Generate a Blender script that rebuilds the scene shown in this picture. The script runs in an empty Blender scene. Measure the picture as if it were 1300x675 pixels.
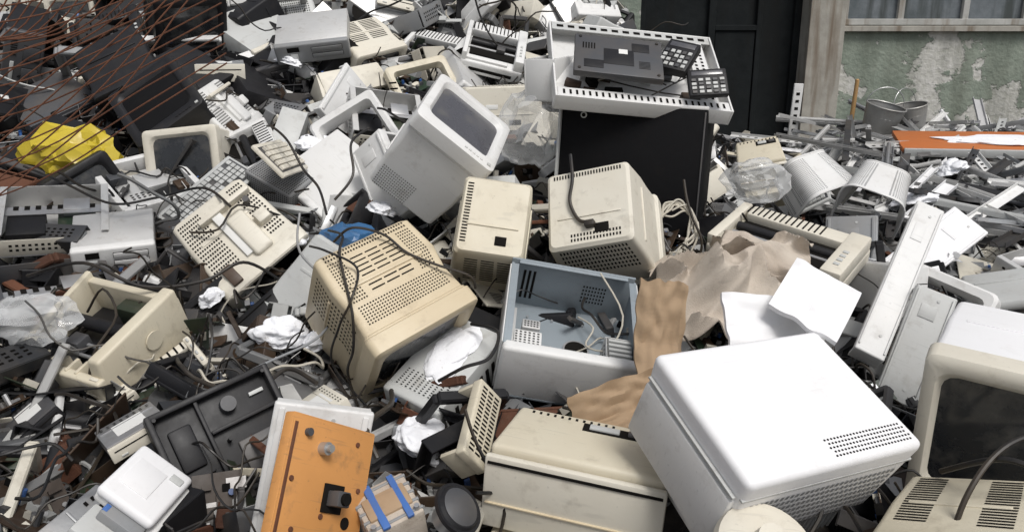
import bpy, bmesh, math, random
import numpy as np
from mathutils import Matrix, Vector, Euler, noise
random.seed(7); rng=np.random.RandomState(7)
scene=bpy.context.scene
COL=scene.collection
# ------------------------------------------------------------ materials
MATS={}
def nmat(name):
    m=bpy.data.materials.new(name); m.use_nodes=True
    nt=m.node_tree; b=nt.nodes['Principled BSDF']; MATS[name]=m
    return m,nt,b
def N(nt,t,**k):
    n=nt.nodes.new(t)
    for a,v in k.items():
        if a.startswith('i_'):
            key=a[2:]; key=int(key) if key.isdigit() else key.replace('_',' ')
            n.inputs[key].default_value=v
        else: setattr(n,a,v)
    return n
def ramp(nt,src,p0,p1,c0=(0,0,0,1),c1=(1,1,1,1)):
    r=nt.nodes.new('ShaderNodeValToRGB'); r.color_ramp.elements[0].position=p0; r.color_ramp.elements[1].position=p1
    r.color_ramp.elements[0].color=c0; r.color_ramp.elements[1].color=c1
    nt.links.new(src,r.inputs[0]); return r.outputs[0]
def mixc(nt,fac,a,b,mode='MIX'):
    m=nt.nodes.new('ShaderNodeMix'); m.data_type='RGBA'; m.blend_type=mode
    for s,v in ((0,fac),(6,a),(7,b)):
        if hasattr(v,'default_value') or hasattr(v,'links'): nt.links.new(v,m.inputs[s])
        else: m.inputs[s].default_value=v
    return m.outputs[2]
def c4(c): return (c[0],c[1],c[2],1)
def mulv(nt,src,k):
    q=N(nt,'ShaderNodeMath',operation='MULTIPLY'); nt.links.new(src,q.inputs[0]); q.inputs[1].default_value=k; return q.outputs[0]
def surf_mat(name,col,rough=.45,metal=0.,stain=(.30,.21,.11),stain_amt=.35,grime=.42,bump=.06,dust=0.,bscale=90,spec=.5):
    m,nt,b=nmat(name); L=nt.links.new
    tc=N(nt,'ShaderNodeTexCoord'); at=N(nt,'ShaderNodeAttribute'); at.attribute_name='tint'
    sep=N(nt,'ShaderNodeObjectInfo')
    ad=N(nt,'ShaderNodeVectorMath',operation='ADD'); L(tc.outputs['Object'],ad.inputs[0])
    cx=N(nt,'ShaderNodeCombineXYZ'); mu=N(nt,'ShaderNodeMath',operation='MULTIPLY'); mu.inputs[1].default_value=37.
    L(sep.outputs['Random'],mu.inputs[0]); L(mu.outputs[0],cx.inputs[0]); L(mu.outputs[0],cx.inputs[1]); L(cx.outputs[0],ad.inputs[1])
    v=ad.outputs[0]
    n1=N(nt,'ShaderNodeTexNoise',i_Scale=4.5,i_Detail=5.,i_Roughness=.6); L(v,n1.inputs['Vector'])
    n2=N(nt,'ShaderNodeTexNoise',i_Scale=16.,i_Detail=7.,i_Roughness=.65); L(v,n2.inputs['Vector'])
    n3=N(nt,'ShaderNodeTexNoise',i_Scale=float(bscale),i_Detail=4.); L(v,n3.inputs['Vector'])
    mp=N(nt,'ShaderNodeMapping'); mp.inputs['Scale'].default_value=(8,160,30); mp.inputs['Rotation'].default_value=(.5,.3,.7); L(v,mp.inputs[0])
    n4=N(nt,'ShaderNodeTexNoise',i_Scale=1.,i_Detail=3.); L(mp.outputs[0],n4.inputs['Vector'])
    base=mixc(nt,1.,c4(col),at.outputs['Color'],'MULTIPLY')
    c=mixc(nt,mulv(nt,ramp(nt,n1.outputs[0],.40,.75),stain_amt),base,c4([col[i]*.55+stain[i]*.45 for i in range(3)]))
    c=mixc(nt,mulv(nt,ramp(nt,n2.outputs[0],.55,.78),grime),c,c4([.09+.16*col[0],.075+.13*col[1],.055+.1*col[2]]))
    c=mixc(nt,mulv(nt,ramp(nt,n4.outputs[0],.63,.70),.3*min(1,grime*1.5)),c,c4([col[i]*.35+.05 for i in range(3)]))
    c=mixc(nt,mulv(nt,ramp(nt,n3.outputs[0],.68,.74),min(.6,grime*.6)),c,c4([col[i]*.25+.03 for i in range(3)]))
    if dust>0:
        ge=N(nt,'ShaderNodeNewGeometry'); sx=N(nt,'ShaderNodeSeparateXYZ'); L(ge.outputs['Normal'],sx.inputs[0])
        a=N(nt,'ShaderNodeMath',operation='MULTIPLY_ADD'); L(n2.outputs[0],a.inputs[0]); a.inputs[1].default_value=1.2; L(sx.outputs[2],a.inputs[2])
        c=mixc(nt,mulv(nt,ramp(nt,a.outputs[0],1.25,1.6),dust),c,(.42,.40,.37,1))
    L(c,b.inputs['Base Color'])
    rr=N(nt,'ShaderNodeMapRange'); L(n2.outputs[0],rr.inputs[0]); rr.inputs[3].default_value=max(.05,rough-.15); rr.inputs[4].default_value=min(1,rough+.25); L(rr.outputs[0],b.inputs['Roughness'])
    b.inputs['Metallic'].default_value=metal; b.inputs['Specular IOR Level'].default_value=spec
    if bump:
        bp=N(nt,'ShaderNodeBump',i_Strength=bump,i_Distance=.004); L(n3.outputs[0],bp.inputs['Height']); L(bp.outputs[0],b.inputs['Normal'])
    return m
surf_mat('cream',(.61,.56,.44),stain=(.36,.25,.13),stain_amt=.4)
surf_mat('cream2',(.67,.635,.545),stain=(.38,.29,.18))
surf_mat('beige',(.60,.51,.355),stain=(.33,.21,.09),stain_amt=.5)
surf_mat('white',(.70,.70,.69),stain=(.42,.37,.30),stain_amt=.3,grime=.33)
surf_mat('snowwhite',(.80,.80,.81),stain=(.6,.58,.54),stain_amt=.3,grime=.14,rough=.6)
surf_mat('lgrey',(.50,.51,.50),stain=(.3,.25,.2))
surf_mat('grey',(.24,.25,.26),dust=.15)
surf_mat('dgrey',(.06,.063,.07),dust=.18,grime=.2)
surf_mat('black',(.011,.011,.013),rough=.45,dust=.09,grime=.15,stain=(.04,.035,.03),stain_amt=.3,spec=.35)
surf_mat('blackpanel',(.006,.006,.007),rough=.75,dust=.04,grime=.05,stain=(.02,.02,.02),stain_amt=.2,spec=.15)
surf_mat('shade_black',(.010,.009,.008),rough=.8,grime=0,stain_amt=0,bump=0,spec=.1)  # flat near-black patches paint the shade of slots and openings; also black chips
surf_mat('pcb',(.02,.04,.024),rough=.4,stain=(.08,.05,.03),stain_amt=.8,grime=.7)
surf_mat('pcbbrown',(.06,.035,.02),rough=.5,stain=(.03,.02,.01),stain_amt=.7,grime=.6)
surf_mat('steel',(.50,.51,.52),rough=.38,metal=.75,stain=(.25,.15,.08),stain_amt=.5,grime=.4)
surf_mat('bluesteel',(.27,.31,.34),rough=.5,metal=.15,stain=(.2,.2,.2),stain_amt=.3,grime=.3)
surf_mat('alum',(.62,.62,.61),rough=.4,metal=.4,stain=(.35,.3,.25),stain_amt=.4,grime=.45)
surf_mat('rust',(.13,.05,.025),rough=.85,stain=(.04,.015,.01),stain_amt=.8,grime=.5,bump=.5)
surf_mat('copper',(.20,.09,.05),rough=.5,metal=.7,grime=.6)
surf_mat('orange',(.62,.29,.09),rough=.5,stain=(.2,.09,.03),stain_amt=.5,grime=.75)
surf_mat('orange2',(.50,.15,.04),rough=.5,grime=.2)
surf_mat('blue',(.04,.14,.42),rough=.4,grime=.4)
surf_mat('bluebag',(.03,.12,.27),rough=.35,grime=.3)
surf_mat('yellowbag',(.55,.43,.035),rough=.3,grime=.25,stain=(.4,.26,.02),stain_amt=.6)
surf_mat('paper',(.72,.72,.70),rough=.8,grime=.1,stain_amt=.15,bump=.2)
surf_mat('cardboard',(.38,.27,.17),rough=.85,stain=(.2,.12,.06),stain_amt=.7,grime=.4,bump=.15)
surf_mat('cloth',(.52,.46,.39),rough=.95,stain=(.20,.12,.07),stain_amt=.9,grime=.5,bump=.5,bscale=250)
surf_mat('wood',(.45,.27,.11),rough=.7,grime=.4)
surf_mat('zinc',(.38,.38,.37),rough=.45,metal=.5,stain_amt=.5)
surf_mat('cablewhite',(.50,.47,.40),rough=.5,grime=.3)
surf_mat('rubber',(.010,.010,.011),rough=.45,grime=.1,bump=0)
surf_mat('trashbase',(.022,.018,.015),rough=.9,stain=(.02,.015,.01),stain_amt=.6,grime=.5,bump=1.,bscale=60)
def glass(name,col,rough=.12,d=(.16,.15,.13,1)):
    m,nt,b=nmat(name)
    tc=N(nt,'ShaderNodeTexCoord'); n=N(nt,'ShaderNodeTexNoise',i_Scale=9.,i_Detail=8.,i_Roughness=.7); nt.links.new(tc.outputs['Object'],n.inputs['Vector'])
    c=ramp(nt,n.outputs[0],.5,.85,c4(col),d); nt.links.new(c,b.inputs['Base Color'])
    r=ramp(nt,n.outputs[0],.35,.7,(rough,)*3+(1,),(.5,.5,.5,1)); nt.links.new(r,b.inputs['Roughness'])
    b.inputs['Coat Weight'].default_value=.5; b.inputs['Coat Roughness'].default_value=.1
glass('screen',(.02,.022,.025)); glass('screengrey',(.075,.075,.085),.2)
def snowmat():
    m,nt,b=nmat('snow'); b.inputs['Roughness'].default_value=.8
    tc=N(nt,'ShaderNodeTexCoord'); n=N(nt,'ShaderNodeTexNoise',i_Scale=220.,i_Detail=6.); nt.links.new(tc.outputs['Object'],n.inputs['Vector'])
    bp=N(nt,'ShaderNodeBump',i_Strength=.5,i_Distance=.003); nt.links.new(n.outputs[0],bp.inputs['Height']); nt.links.new(bp.outputs[0],b.inputs['Normal'])
    n2=N(nt,'ShaderNodeTexNoise',i_Scale=45.,i_Detail=6.,i_Roughness=.7); nt.links.new(tc.outputs['Object'],n2.inputs['Vector'])
    c=ramp(nt,n2.outputs[0],.60,.74,(.84,.85,.88,1),(.42,.37,.31,1)); nt.links.new(c,b.inputs['Base Color'])
snowmat()
def bagmat():
    m,nt,b=nmat('clearbag'); b.inputs['Base Color'].default_value=(.80,.81,.81,1); b.inputs['Roughness'].default_value=.15
    L=nt.links.new
    lw=N(nt,'ShaderNodeLayerWeight'); lw.inputs[0].default_value=.45
    tc=N(nt,'ShaderNodeTexCoord'); n=N(nt,'ShaderNodeTexNoise',i_Scale=14.,i_Detail=5.); L(tc.outputs['Object'],n.inputs['Vector'])
    a=N(nt,'ShaderNodeMath',operation='MULTIPLY'); L(n.outputs[0],a.inputs[0]); a.inputs[1].default_value=.40
    s=N(nt,'ShaderNodeMath',operation='MULTIPLY_ADD'); L(lw.outputs['Facing'],s.inputs[0]); s.inputs[1].default_value=.55; L(a.outputs[0],s.inputs[2]); L(s.outputs[0],b.inputs['Alpha'])
    b.inputs['Coat Weight'].default_value=.6
bagmat()
def wallmat():
    m,nt,b=nmat('peeling_plaster'); L=nt.links.new
    tc=N(nt,'ShaderNodeTexCoord'); v=tc.outputs['Object']
    n1=N(nt,'ShaderNodeTexNoise',i_Scale=1.3,i_Detail=10.,i_Roughness=.6); L(v,n1.inputs['Vector'])
    n2=N(nt,'ShaderNodeTexNoise',i_Scale=3.,i_Detail=8.,i_Roughness=.7); L(v,n2.inputs['Vector'])
    n3=N(nt,'ShaderNodeTexNoise',i_Scale=22.,i_Detail=6.); L(v,n3.inputs['Vector'])
    mp=N(nt,'ShaderNodeMapping'); mp.inputs['Scale'].default_value=(5,5,.5); L(v,mp.inputs[0])
    n4=N(nt,'ShaderNodeTexNoise',i_Scale=1.,i_Detail=5.); L(mp.outputs[0],n4.inputs['Vector'])
    green=ramp(nt,n2.outputs[0],.3,.7,(.18,.22,.18,1),(.32,.36,.30,1))
    bare=ramp(nt,n3.outputs[0],.3,.7,(.48,.48,.43,1),(.64,.63,.60,1))
    f=ramp(nt,n1.outputs[0],.515,.53)
    c=mixc(nt,f,green,bare)
    c=mixc(nt,mulv(nt,ramp(nt,n4.outputs[0],.45,.72),.6),c,(.12,.13,.10,1)); L(c,b.inputs['Base Color']); b.inputs['Roughness'].default_value=.9
    sm=N(nt,'ShaderNodeMath',operation='MULTIPLY_ADD'); L(f,sm.inputs[0]); sm.inputs[1].default_value=-1.; L(n3.outputs[0],sm.inputs[2])
    bp=N(nt,'ShaderNodeBump',i_Strength=.6,i_Distance=.02); L(sm.outputs[0],bp.inputs['Height']); L(bp.outputs[0],b.inputs['Normal'])
wallmat()
def concmat(name,a,b2,stain,spec=.5):
    m,nt,b=nmat(name); L=nt.links.new
    tc=N(nt,'ShaderNodeTexCoord'); v=tc.outputs['Object']
    n2=N(nt,'ShaderNodeTexNoise',i_Scale=5.,i_Detail=9.,i_Roughness=.7); L(v,n2.inputs['Vector'])
    mp=N(nt,'ShaderNodeMapping'); mp.inputs['Scale'].default_value=(8,8,.8); L(v,mp.inputs[0])
    n4=N(nt,'ShaderNodeTexNoise',i_Scale=1.,i_Detail=6.); L(mp.outputs[0],n4.inputs['Vector'])
    c=ramp(nt,n2.outputs[0],.3,.7,c4(a),c4(b2)); f=ramp(nt,n4.outputs[0],.5,.68)
    c=mixc(nt,f,c,c4(stain)); L(c,b.inputs['Base Color']); b.inputs['Roughness'].default_value=.9; b.inputs['Specular IOR Level'].default_value=spec
    bp=N(nt,'ShaderNodeBump',i_Strength=.5,i_Distance=.01); L(n2.outputs[0],bp.inputs['Height']); L(bp.outputs[0],b.inputs['Normal'])
concmat('concrete',(.30,.285,.25),(.46,.44,.39),(.20,.16,.12))
concmat('gatesteel',(.008,.010,.011),(.018,.021,.022),(.013,.014,.014),.2)
concmat('oldpaint',(.35,.35,.33),(.5,.5,.48),(.2,.16,.12))
concmat('winglass',(.10,.12,.13),(.20,.22,.24),(.06,.07,.07))
concmat('soil',(.06,.05,.04),(.12,.10,.085),(.04,.035,.03))
# ------------------------------------------------------------ mesh builder
class MB:
    def __init__(s): s.V=[];s.F=[];s.M=[];s.T=[];s.n=0
    def add(s,v,f,mat,M=None,tint=1.):
        v=np.asarray(v,float)
        if M is not None:
            A=np.array(M); v=v@A[:3,:3].T+A[:3,3]
        s.V.append(v); o=s.n
        s.F.extend([tuple(i+o for i in q) for q in f])
        if isinstance(mat,str): s.M.extend([mat]*len(f))
        else: s.M.extend(mat)
        s.T.append(np.full(len(v),tint)); s.n+=len(v)
    def addmb(s,o,M=None,tint=1.,remap=None):
        if not hasattr(o,'_v'): o._v=np.concatenate(o.V)
        mats=o.M if not remap else [remap.get(m,m) for m in o.M]
        s.add(o._v,o.F,mats,M,tint)
    def box(s,c,sz,mat,bev=.003,R=None,tint=1.,seg=2):
        v,f=rbox(sz,bev,seg); M=Matrix.Translation(c)
        if R is not None: M=M@Euler([math.radians(a) for a in R]).to_matrix().to_4x4()
        s.add(v,f,mat,M,tint)
    def hexa(s,p,mat,bev=.004,seg=2):
        bm=bmesh.new(); vs=[bm.verts.new(q) for q in p]
        for q in ((3,2,1,0),(4,5,6,7),(0,1,5,4),(1,2,6,5),(2,3,7,6),(3,0,4,7)): bm.faces.new([vs[i] for i in q])
        if bev: bmesh.ops.bevel(bm,geom=bm.edges[:],offset=bev,segments=seg,profile=.5,affect='EDGES',clamp_overlap=True)
        v,f=ext(bm); s.add(v,f,mat)
    def cyl(s,p0,p1,r0,r1,mat,n=16,cap=True):
        p0=Vector(p0);p1=Vector(p1); z=(p1-p0).normalized(); x=z.orthogonal().normalized(); y=z.cross(x)
        v=[];f=[]
        for p,r in ((p0,r0),(p1,r1)):
            for i in range(n):
                a=2*math.pi*i/n; v.append(p+x*(r*math.cos(a))+y*(r*math.sin(a)))
        for i in range(n): f.append((i,(i+1)%n,n+(i+1)%n,n+i))
        if cap: f.append(tuple(range(n-1,-1,-1))); f.append(tuple(range(n,2*n)))
        s.add([tuple(q) for q in v],f,mat)
    def tube(s,pts,r,mat,n=6,smooth=4,tint=1.):
        P=[Vector(p) for p in pts]
        if smooth>1 and len(P)>2:
            Q=[]
            for i in range(len(P)-1):
                a=P[max(0,i-1)];b=P[i];c=P[i+1];d=P[min(len(P)-1,i+2)]
                for k in range(smooth):
                    t=k/smooth
                    Q.append(.5*((2*b)+(c-a)*t+(2*a-5*b+4*c-d)*t*t+(3*b-a-3*c+d)*t**3))
            Q.append(P[-1]); P=Q
        v=[];f=[]; x=None
        for i,p in enumerate(P):
            t=(P[min(i+1,len(P)-1)]-P[max(0,i-1)])
            if t.length<1e-7: t=Vector((0,0,1))
            t.normalize()
            if x is None: x=t.orthogonal().normalized()
            x=(x-t*x.dot(t)); x=x.normalized() if x.length>1e-6 else t.orthogonal().normalized()
            y=t.cross(x)
            for k in range(n):
                a=2*math.pi*k/n; v.append(tuple(p+x*(r*math.cos(a))+y*(r*math.sin(a))))
        for i in range(len(P)-1):
            for k in range(n): f.append((i*n+k,i*n+(k+1)%n,(i+1)*n+(k+1)%n,(i+1)*n+k))
        f.append(tuple(range(n-1,-1,-1))); f.append(tuple(range(len(v)-n,len(v))))
        s.add(v,f,mat,None,tint)
    def quad(s,a,b,c,d,mat): s.add([a,b,c,d],[(0,1,2,3)],mat)
    def grid(s,o,u,v,nu,nv,fu,fv,mat='shade_black'):
        o=np.array(o,float);u=np.array(u,float)/nu;v=np.array(v,float)/nv
        V=[];F=[]
        for i in range(nu):
            for j in range(nv):
                c=o+u*(i+.5)+v*(j+.5); k=len(V)
                V+= [c-u*fu/2-v*fv/2,c+u*fu/2-v*fv/2,c+u*fu/2+v*fv/2,c-u*fu/2+v*fv/2]; F.append((k,k+1,k+2,k+3))
        s.add(V,F,mat)
    def build(s,name,loc=(0,0,0),rot=(0,0,0),smooth=35,M=None):
        me=bpy.data.meshes.new(name); V=np.concatenate(s.V)
        me.from_pydata(V.tolist(),[],s.F)
        used=sorted(set(s.M)); ix={m:i for i,m in enumerate(used)}
        for m in used: me.materials.append(MATS[m])
        me.polygons.foreach_set('material_index',[ix[m] for m in s.M])
        a=me.attributes.new('tint','FLOAT_COLOR','POINT'); t=np.concatenate(s.T)
        a.data.foreach_set('color',np.stack([t,t,t,np.ones_like(t)],1).ravel())
        me.polygons.foreach_set('use_smooth',[True]*len(me.polygons)); me.update()
        try: me.set_sharp_from_angle(angle=math.radians(smooth))
        except Exception: pass
        return inst(name,me,loc,rot,M)
def inst(name,me,loc=(0,0,0),rot=(0,0,0),M=None):
    ob=bpy.data.objects.new(name,me); COL.objects.link(ob)
    if M is not None: ob.matrix_world=M
    else: ob.location=loc; ob.rotation_euler=[math.radians(a) for a in rot]
    return ob
def ext(bm):
    bm.verts.index_update(); v=[tuple(q.co) for q in bm.verts]; f=[tuple(q.index for q in p.verts) for p in bm.faces]; bm.free(); return v,f
_rb={}
def rbox(sz,bev,seg=2):
    k=tuple(round(a,4) for a in sz)+(round(bev,4),seg)
    if k not in _rb:
        bm=bmesh.new(); bmesh.ops.create_cube(bm,size=1.)
        for q in bm.verts: q.co=Vector((q.co.x*sz[0],q.co.y*sz[1],q.co.z*sz[2]))
        if bev>0: bmesh.ops.bevel(bm,geom=bm.edges[:],offset=min(bev,.45*min(sz)),segments=seg,profile=.5,affect='EDGES')
        _rb[k]=ext(bm)
    return _rb[k]
def rrect(hw,hh,r,n=4):
    r=min(r,hw*.9,hh*.9); o=[]
    for cx,cz,a0 in ((hw-r,hh-r,0),(-hw+r,hh-r,90),(-hw+r,-hh+r,180),(hw-r,-hh+r,270)):
        for i in range(n):
            a=math.radians(a0+90*i/(n-1)); o.append((cx+r*math.cos(a),cz+r*math.sin(a)))
    return o
# ------------------------------------------------------------ object kinds
def crt(w,d,h,col,bk=.38,scr='screen',vents=(),bezel=None,chin=.05,r=.022,broken=False,label=True):
    b=MB(); bezel=bezel or col
    prof=[(-.30,.47,.47),(-.08,.455,.46),(.14,bk+.03,bk+.03),(.47,bk,bk),(.5,bk-.03,bk-.03)]
    secs=[]
    if not broken:
        secs+=[(-.475,.10,.09,chin*.6,.02,scr),(-.470,.25,.22,chin*.6,.03,scr),(-.455,.375,.335,chin*.6,.03,bezel)]
    else:
        secs+=[(-.05,.38,.36,chin*.4,.01,'shade_black'),(-.42,.40,.36,chin*.6,.02,bezel)]
    secs+=[(-.49,.40,.365,chin*.6,.03,bezel),(-.5,.415,.38,chin*.6,.035,bezel),(-.5,.475,.475,0,r,bezel),(-.485,.497,.497,0,r,bezel),(-.46,.5,.5,0,r,bezel),(-.34,.5,.5,0,r,bezel),(-.325,.485,.485,0,r,bezel),(-.315,.485,.485,0,r,col)]
    for p in prof: secs.append((p[0],p[1],p[2],0,r*.8,col))
    V=[];F=[];M=[];n=16
    for y,hw,hh,cz,rr,m in secs:
        for x,z in rrect(hw*w,hh*h,rr): V.append((x,y*d,z+cz*h))
    for i in range(len(secs)-1):
        for k in range(n):
            F.append((i*n+k,i*n+(k+1)%n,(i+1)*n+(k+1)%n,(i+1)*n+k)); M.append(secs[i][5])
    F.append(tuple(range(n))[::-1]); M.append(secs[0][5]); F.append(tuple(range(len(V)-n,len(V)))); M.append(col)
    b.add(V,F,M)
    def ev(y,k):
        return np.interp(y,[q[0] for q in prof],[q[k] for q in prof])
    e=.0012
    def pt(side,y,t):
        hw=ev(y,1)*w; hh=ev(y,2)*h
        if side=='T': return (t*hw,y*d,hh+e)
        if side=='B': return (t*hw,y*d,-hh-e)
        if side=='R': return (hw+e,y*d,t*hh)
        if side=='L': return (-hw-e,y*d,t*hh)
    for vt in vents:
        side,y0,y1,t0,t1,nu,nv,fu,fv=vt
        if side=='K':
            b.grid((y0*w*(bk-.03),d/2+e,t0*h*(bk-.03)),((y1-y0)*w*(bk-.03),0,0),(0,0,(t1-t0)*h*(bk-.03)),nu,nv,fu,fv)
        else:
            V=[];F=[]
            for i in range(nu):
                for j in range(nv):
                    ya=y0+(y1-y0)*(i+.5-fu/2)/nu; yb=y0+(y1-y0)*(i+.5+fu/2)/nu
                    ta=t0+(t1-t0)*(j+.5-fv/2)/nv; tb=t0+(t1-t0)*(j+.5+fv/2)/nv
                    k=len(V); V+=[pt(side,ya,ta),pt(side,yb,ta),pt(side,yb,tb),pt(side,ya,tb)]; F.append((k,k+1,k+2,k+3))
            b.add(V,F,'shade_black')
    if not broken:
        for i in range(5): b.box((w*(.12+.05*i),-d/2-.001,-.445*h),(.012,.006,.008),bezel,.001)
        b.box((w*.42,-d/2-.001,-.445*h),(.016,.008,.012),'lgrey',.002)
    b.box((-.12*w,d/2-.002,-.6*bk*h),(.14*w,.008,.10*h),'shade_black',.002)
    if label: b.box((.14*w,d/2,.1*bk*h),(.14*w,.003,.09*h),'paper',.0005)
    b.box((0,.12*d,bk*h+.028*h),(bk*1.5*w,.012,.008),col,.002)
    for sx in (-1,1): b.box((sx*(bk+.032)*w,.16*d,0),(.006,.010,bk*1.4*h),col,.002)
    b.box((0,d/2+.001,-.25*bk*h),(bk*1.5*w,.006,.006),col,.002)
    return b
def pccase(w,d,h,col,bez=None):
    b=MB(); bez=bez or col
    b.box((0,.02,0),(w*.985,d*.93,h*.97),col,.006)
    b.box((0,-d/2+.018,0),(w,.036,h),bez,.010,seg=3)
    b.box((w*.2,-d/2-.001,h*.2),(w*.42,.006,h*.22),'shade_black',.001); b.box((w*.2,-d/2-.003,h*.2),(w*.41,.006,h*.2),bez,.002)
    b.box((w*.2,-d/2-.001,-h*.12),(w*.42,.006,h*.22),'shade_black',.001); b.box((w*.2,-d/2-.003,-h*.12),(w*.41,.006,h*.2),bez,.002)
    b.box((-w*.25,-d/2-.002,-h*.1),(w*.10,.006,h*.3),'lgrey',.002)
    for i in range(7): b.box((-w*.25,-d/2-.001,h*(.15+.035*i)),(w*.16,.004,.003),'shade_black',0)
    b.box((0,d/2-.012,0),(w*.9,.006,h*.86),'steel',.001)
    b.grid((-.35*w,d/2-.0085,-.3*h),(.2*w,0,0),(0,0,.6*h),3,10,.8,.5)
    b.cyl((.28*w,d/2-.012,0),(.28*w,d/2-.007,0),.38*h,.38*h,'shade_black',20)
    return b
def opencase(w,d,h):
    b=MB(); t=.008; W='white'; I='bluesteel'
    b.box((0,0,-h/2+t/2),(w,d,t),I,.001)
    b.box((0,-d/2+.02,0),(w,.04,h),W,.012,seg=3)
    b.box((0,d/2-t/2,0),(w,t,h),I,.001)
    b.box((-w/2+t/2,0,-.001),(t,d-.05,h),I,.001); b.box((w/2-t/2,0,-.001),(t,d-.05,h),I,.001)
    b.box((-w/2-.002,0,-.002),(.004,d-.06,h-.006),W,.001); b.box((w/2+.002,0,-.002),(.004,d-.06,h-.006),W,.001)
    for x in (-w/2+.012,w/2-.012): b.box((x,0,h/2-.003),(.022,d-.06,.003),I,.0005)
    b.box((0,d/2-.012,h/2-.003),(w-.05,.022,.0034),I,.0005)
    z=-h/2+t+.001
    b.box((-.02*w,.07*d,z+.004),(w*.82,d*.62,.008),I,.003)
    for x,y in [(-.3,.3),(-.1,.3),(.15,.3),(-.3,0),(-.1,0),(.15,0),(.3,.2),(.3,-.05)]:
        b.cyl((x*w,y*d,z+.008),(x*w,y*d,z+.016),.005,.004,'steel',8)
    b.box((-.31*w,-.16*d,z+.05),(w*.22,.18*d,.09),'white',.002)
    b.grid((-.41*w,-.24*d,z+.0962),(.2*w,0,0),(0,.16*d,0),6,6,.5,.45)
    b.box((-.28*w,.06*d,z+.04),(w*.14,.09*d,.07),'alum',.002); b.grid((-.34*w,.025*d,z+.0760),(.12*w,0,0),(0,.07*d,0),5,3,.6,.5)
    b.box((-.42*w,-.05*d,z+.05),(.012,.42*d,.09),'alum',.001)
    b.grid((-.4135*w+.0015,-.22*d,z+.02),(0,.38*d,0),(0,0,.06),9,2,.6,.5)
    b.cyl((.10*w,.02*d,z+.008),(.10*w,.02*d,z+.013),.042,.042,'steel',28); b.cyl((.10*w,.02*d,z+.013),(.10*w,.02*d,z+.0145),.036,.036,'shade_black',28)
    b.box((.36*w,-.1*d,-.1*h),(.2*w,.003,.7*h),'alum',.001); b.box((.27*w,-.22*d,-.1*h),(.003,.24*d,.7*h),'alum',.001)
    b.grid((.27*w-.0022,-.32*d,-.3*h),(0,.2*d,0),(0,0,.5*h),5,4,.5,.3)
    for i in range(6): b.box((.37*w,-.36*d+i*.045*d,.1*h),(.17*w,.010,.35*h),'lgrey',.001)
    for i in range(3): b.box((-.38*w+i*.04*w,d/2-t-.001,0),(.02*w,.002,.6*h),'shade_black',0)
    b.grid((.1*w,d/2-t-.0015,-.2*h),(.2*w,0,0),(0,0,.4*h),8,5,.5,.5)
    b.grid((-w/2+t+.001,.0,-.2*h),(0,.2*d,0),(0,0,.4*h),7,4,.5,.5)
    b.tube([(.1*w,.3*d,-.2*h),(.2*w,.1*d,.0),(.15*w,-.05*d,-.1*h),(.3*w,-.15*d,.1*h),(.38*w,.05*d,.45*h),(.2*w,.42*d,.6*h)],.003,'cablewhite')
    b.add(*snowv(.05,.03,.012,77),'snow',Matrix.Translation((.14*w,-.28*d,z+.004)))
    return b
def snowv(rx,ry,rz,seed,sub=4,amp=.4,fr=1.5):
    bm=bmesh.new(); bmesh.ops.create_icosphere(bm,subdivisions=sub,radius=1.)
    o=Vector((seed*3.1,seed*1.7,seed*.9))
    for v in bm.verts:
        p=v.co.copy(); n=noise.noise(p*fr+o)+.45*noise.noise(p*fr*2.2+o)+.14*noise.noise(p*fr*5+o)
        v.co=p*(1+amp*n); v.co.z=max(v.co.z,-.3)
        v.co=Vector((v.co.x*rx,v.co.y*ry,v.co.z*rz))
    return ext(bm)
def snowblob(rx,ry,rz,seed=0,sub=4,mat='snow',amp=.25,fr=1.6):
    v,f=snowv(rx,ry,rz,seed,sub,amp,fr); b=MB(); b.add(v,f,mat); return b
def deskmon(w,d,h):
    b=MB(); c='cream'
    b.hexa([(-.5*w,-.5*d,-.5*h),(.5*w,-.5*d,-.5*h),(.5*w,.5*d,-.5*h),(-.5*w,.5*d,-.5*h),(-.5*w,-.46*d,.5*h),(.5*w,-.46*d,.5*h),(.44*w,.5*d,.5*h),(-.44*w,.5*d,.5*h)],c,.012,3)
    b.box((0,-.5*d-.008,.0),(w*1.02,.02,h*.86),'cream2',.007)
    b.box((0,-.5*d-.019,.36*h),(w*.98,.004,.006),'shade_black',0)
    b.box((0,-.5*d-.018,-.12*h),(w*.98,.010,.004),'beige',.001)
    b.box((0,-.5*d-.008,-.95*h),(w*.9,.1,h*.9),c,.01)
    b.box((.18*w,.28*d,.5*h+.0005),(.42*w,.16*d,.004),'shade_black',.001)
    b.box((.10*w,.28*d,.5*h+.003),(.18*w,.10*d,.008),'lgrey',.002); b.box((.30*w,.28*d,.5*h+.004),(.12*w,.09*d,.010),'dgrey',.002)
    for i in range(12): b.box((-.35*w+i*.018,.40*d,.5*h+.0006),(.006,.05*d,.001),'shade_black',0)
    return b
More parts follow.
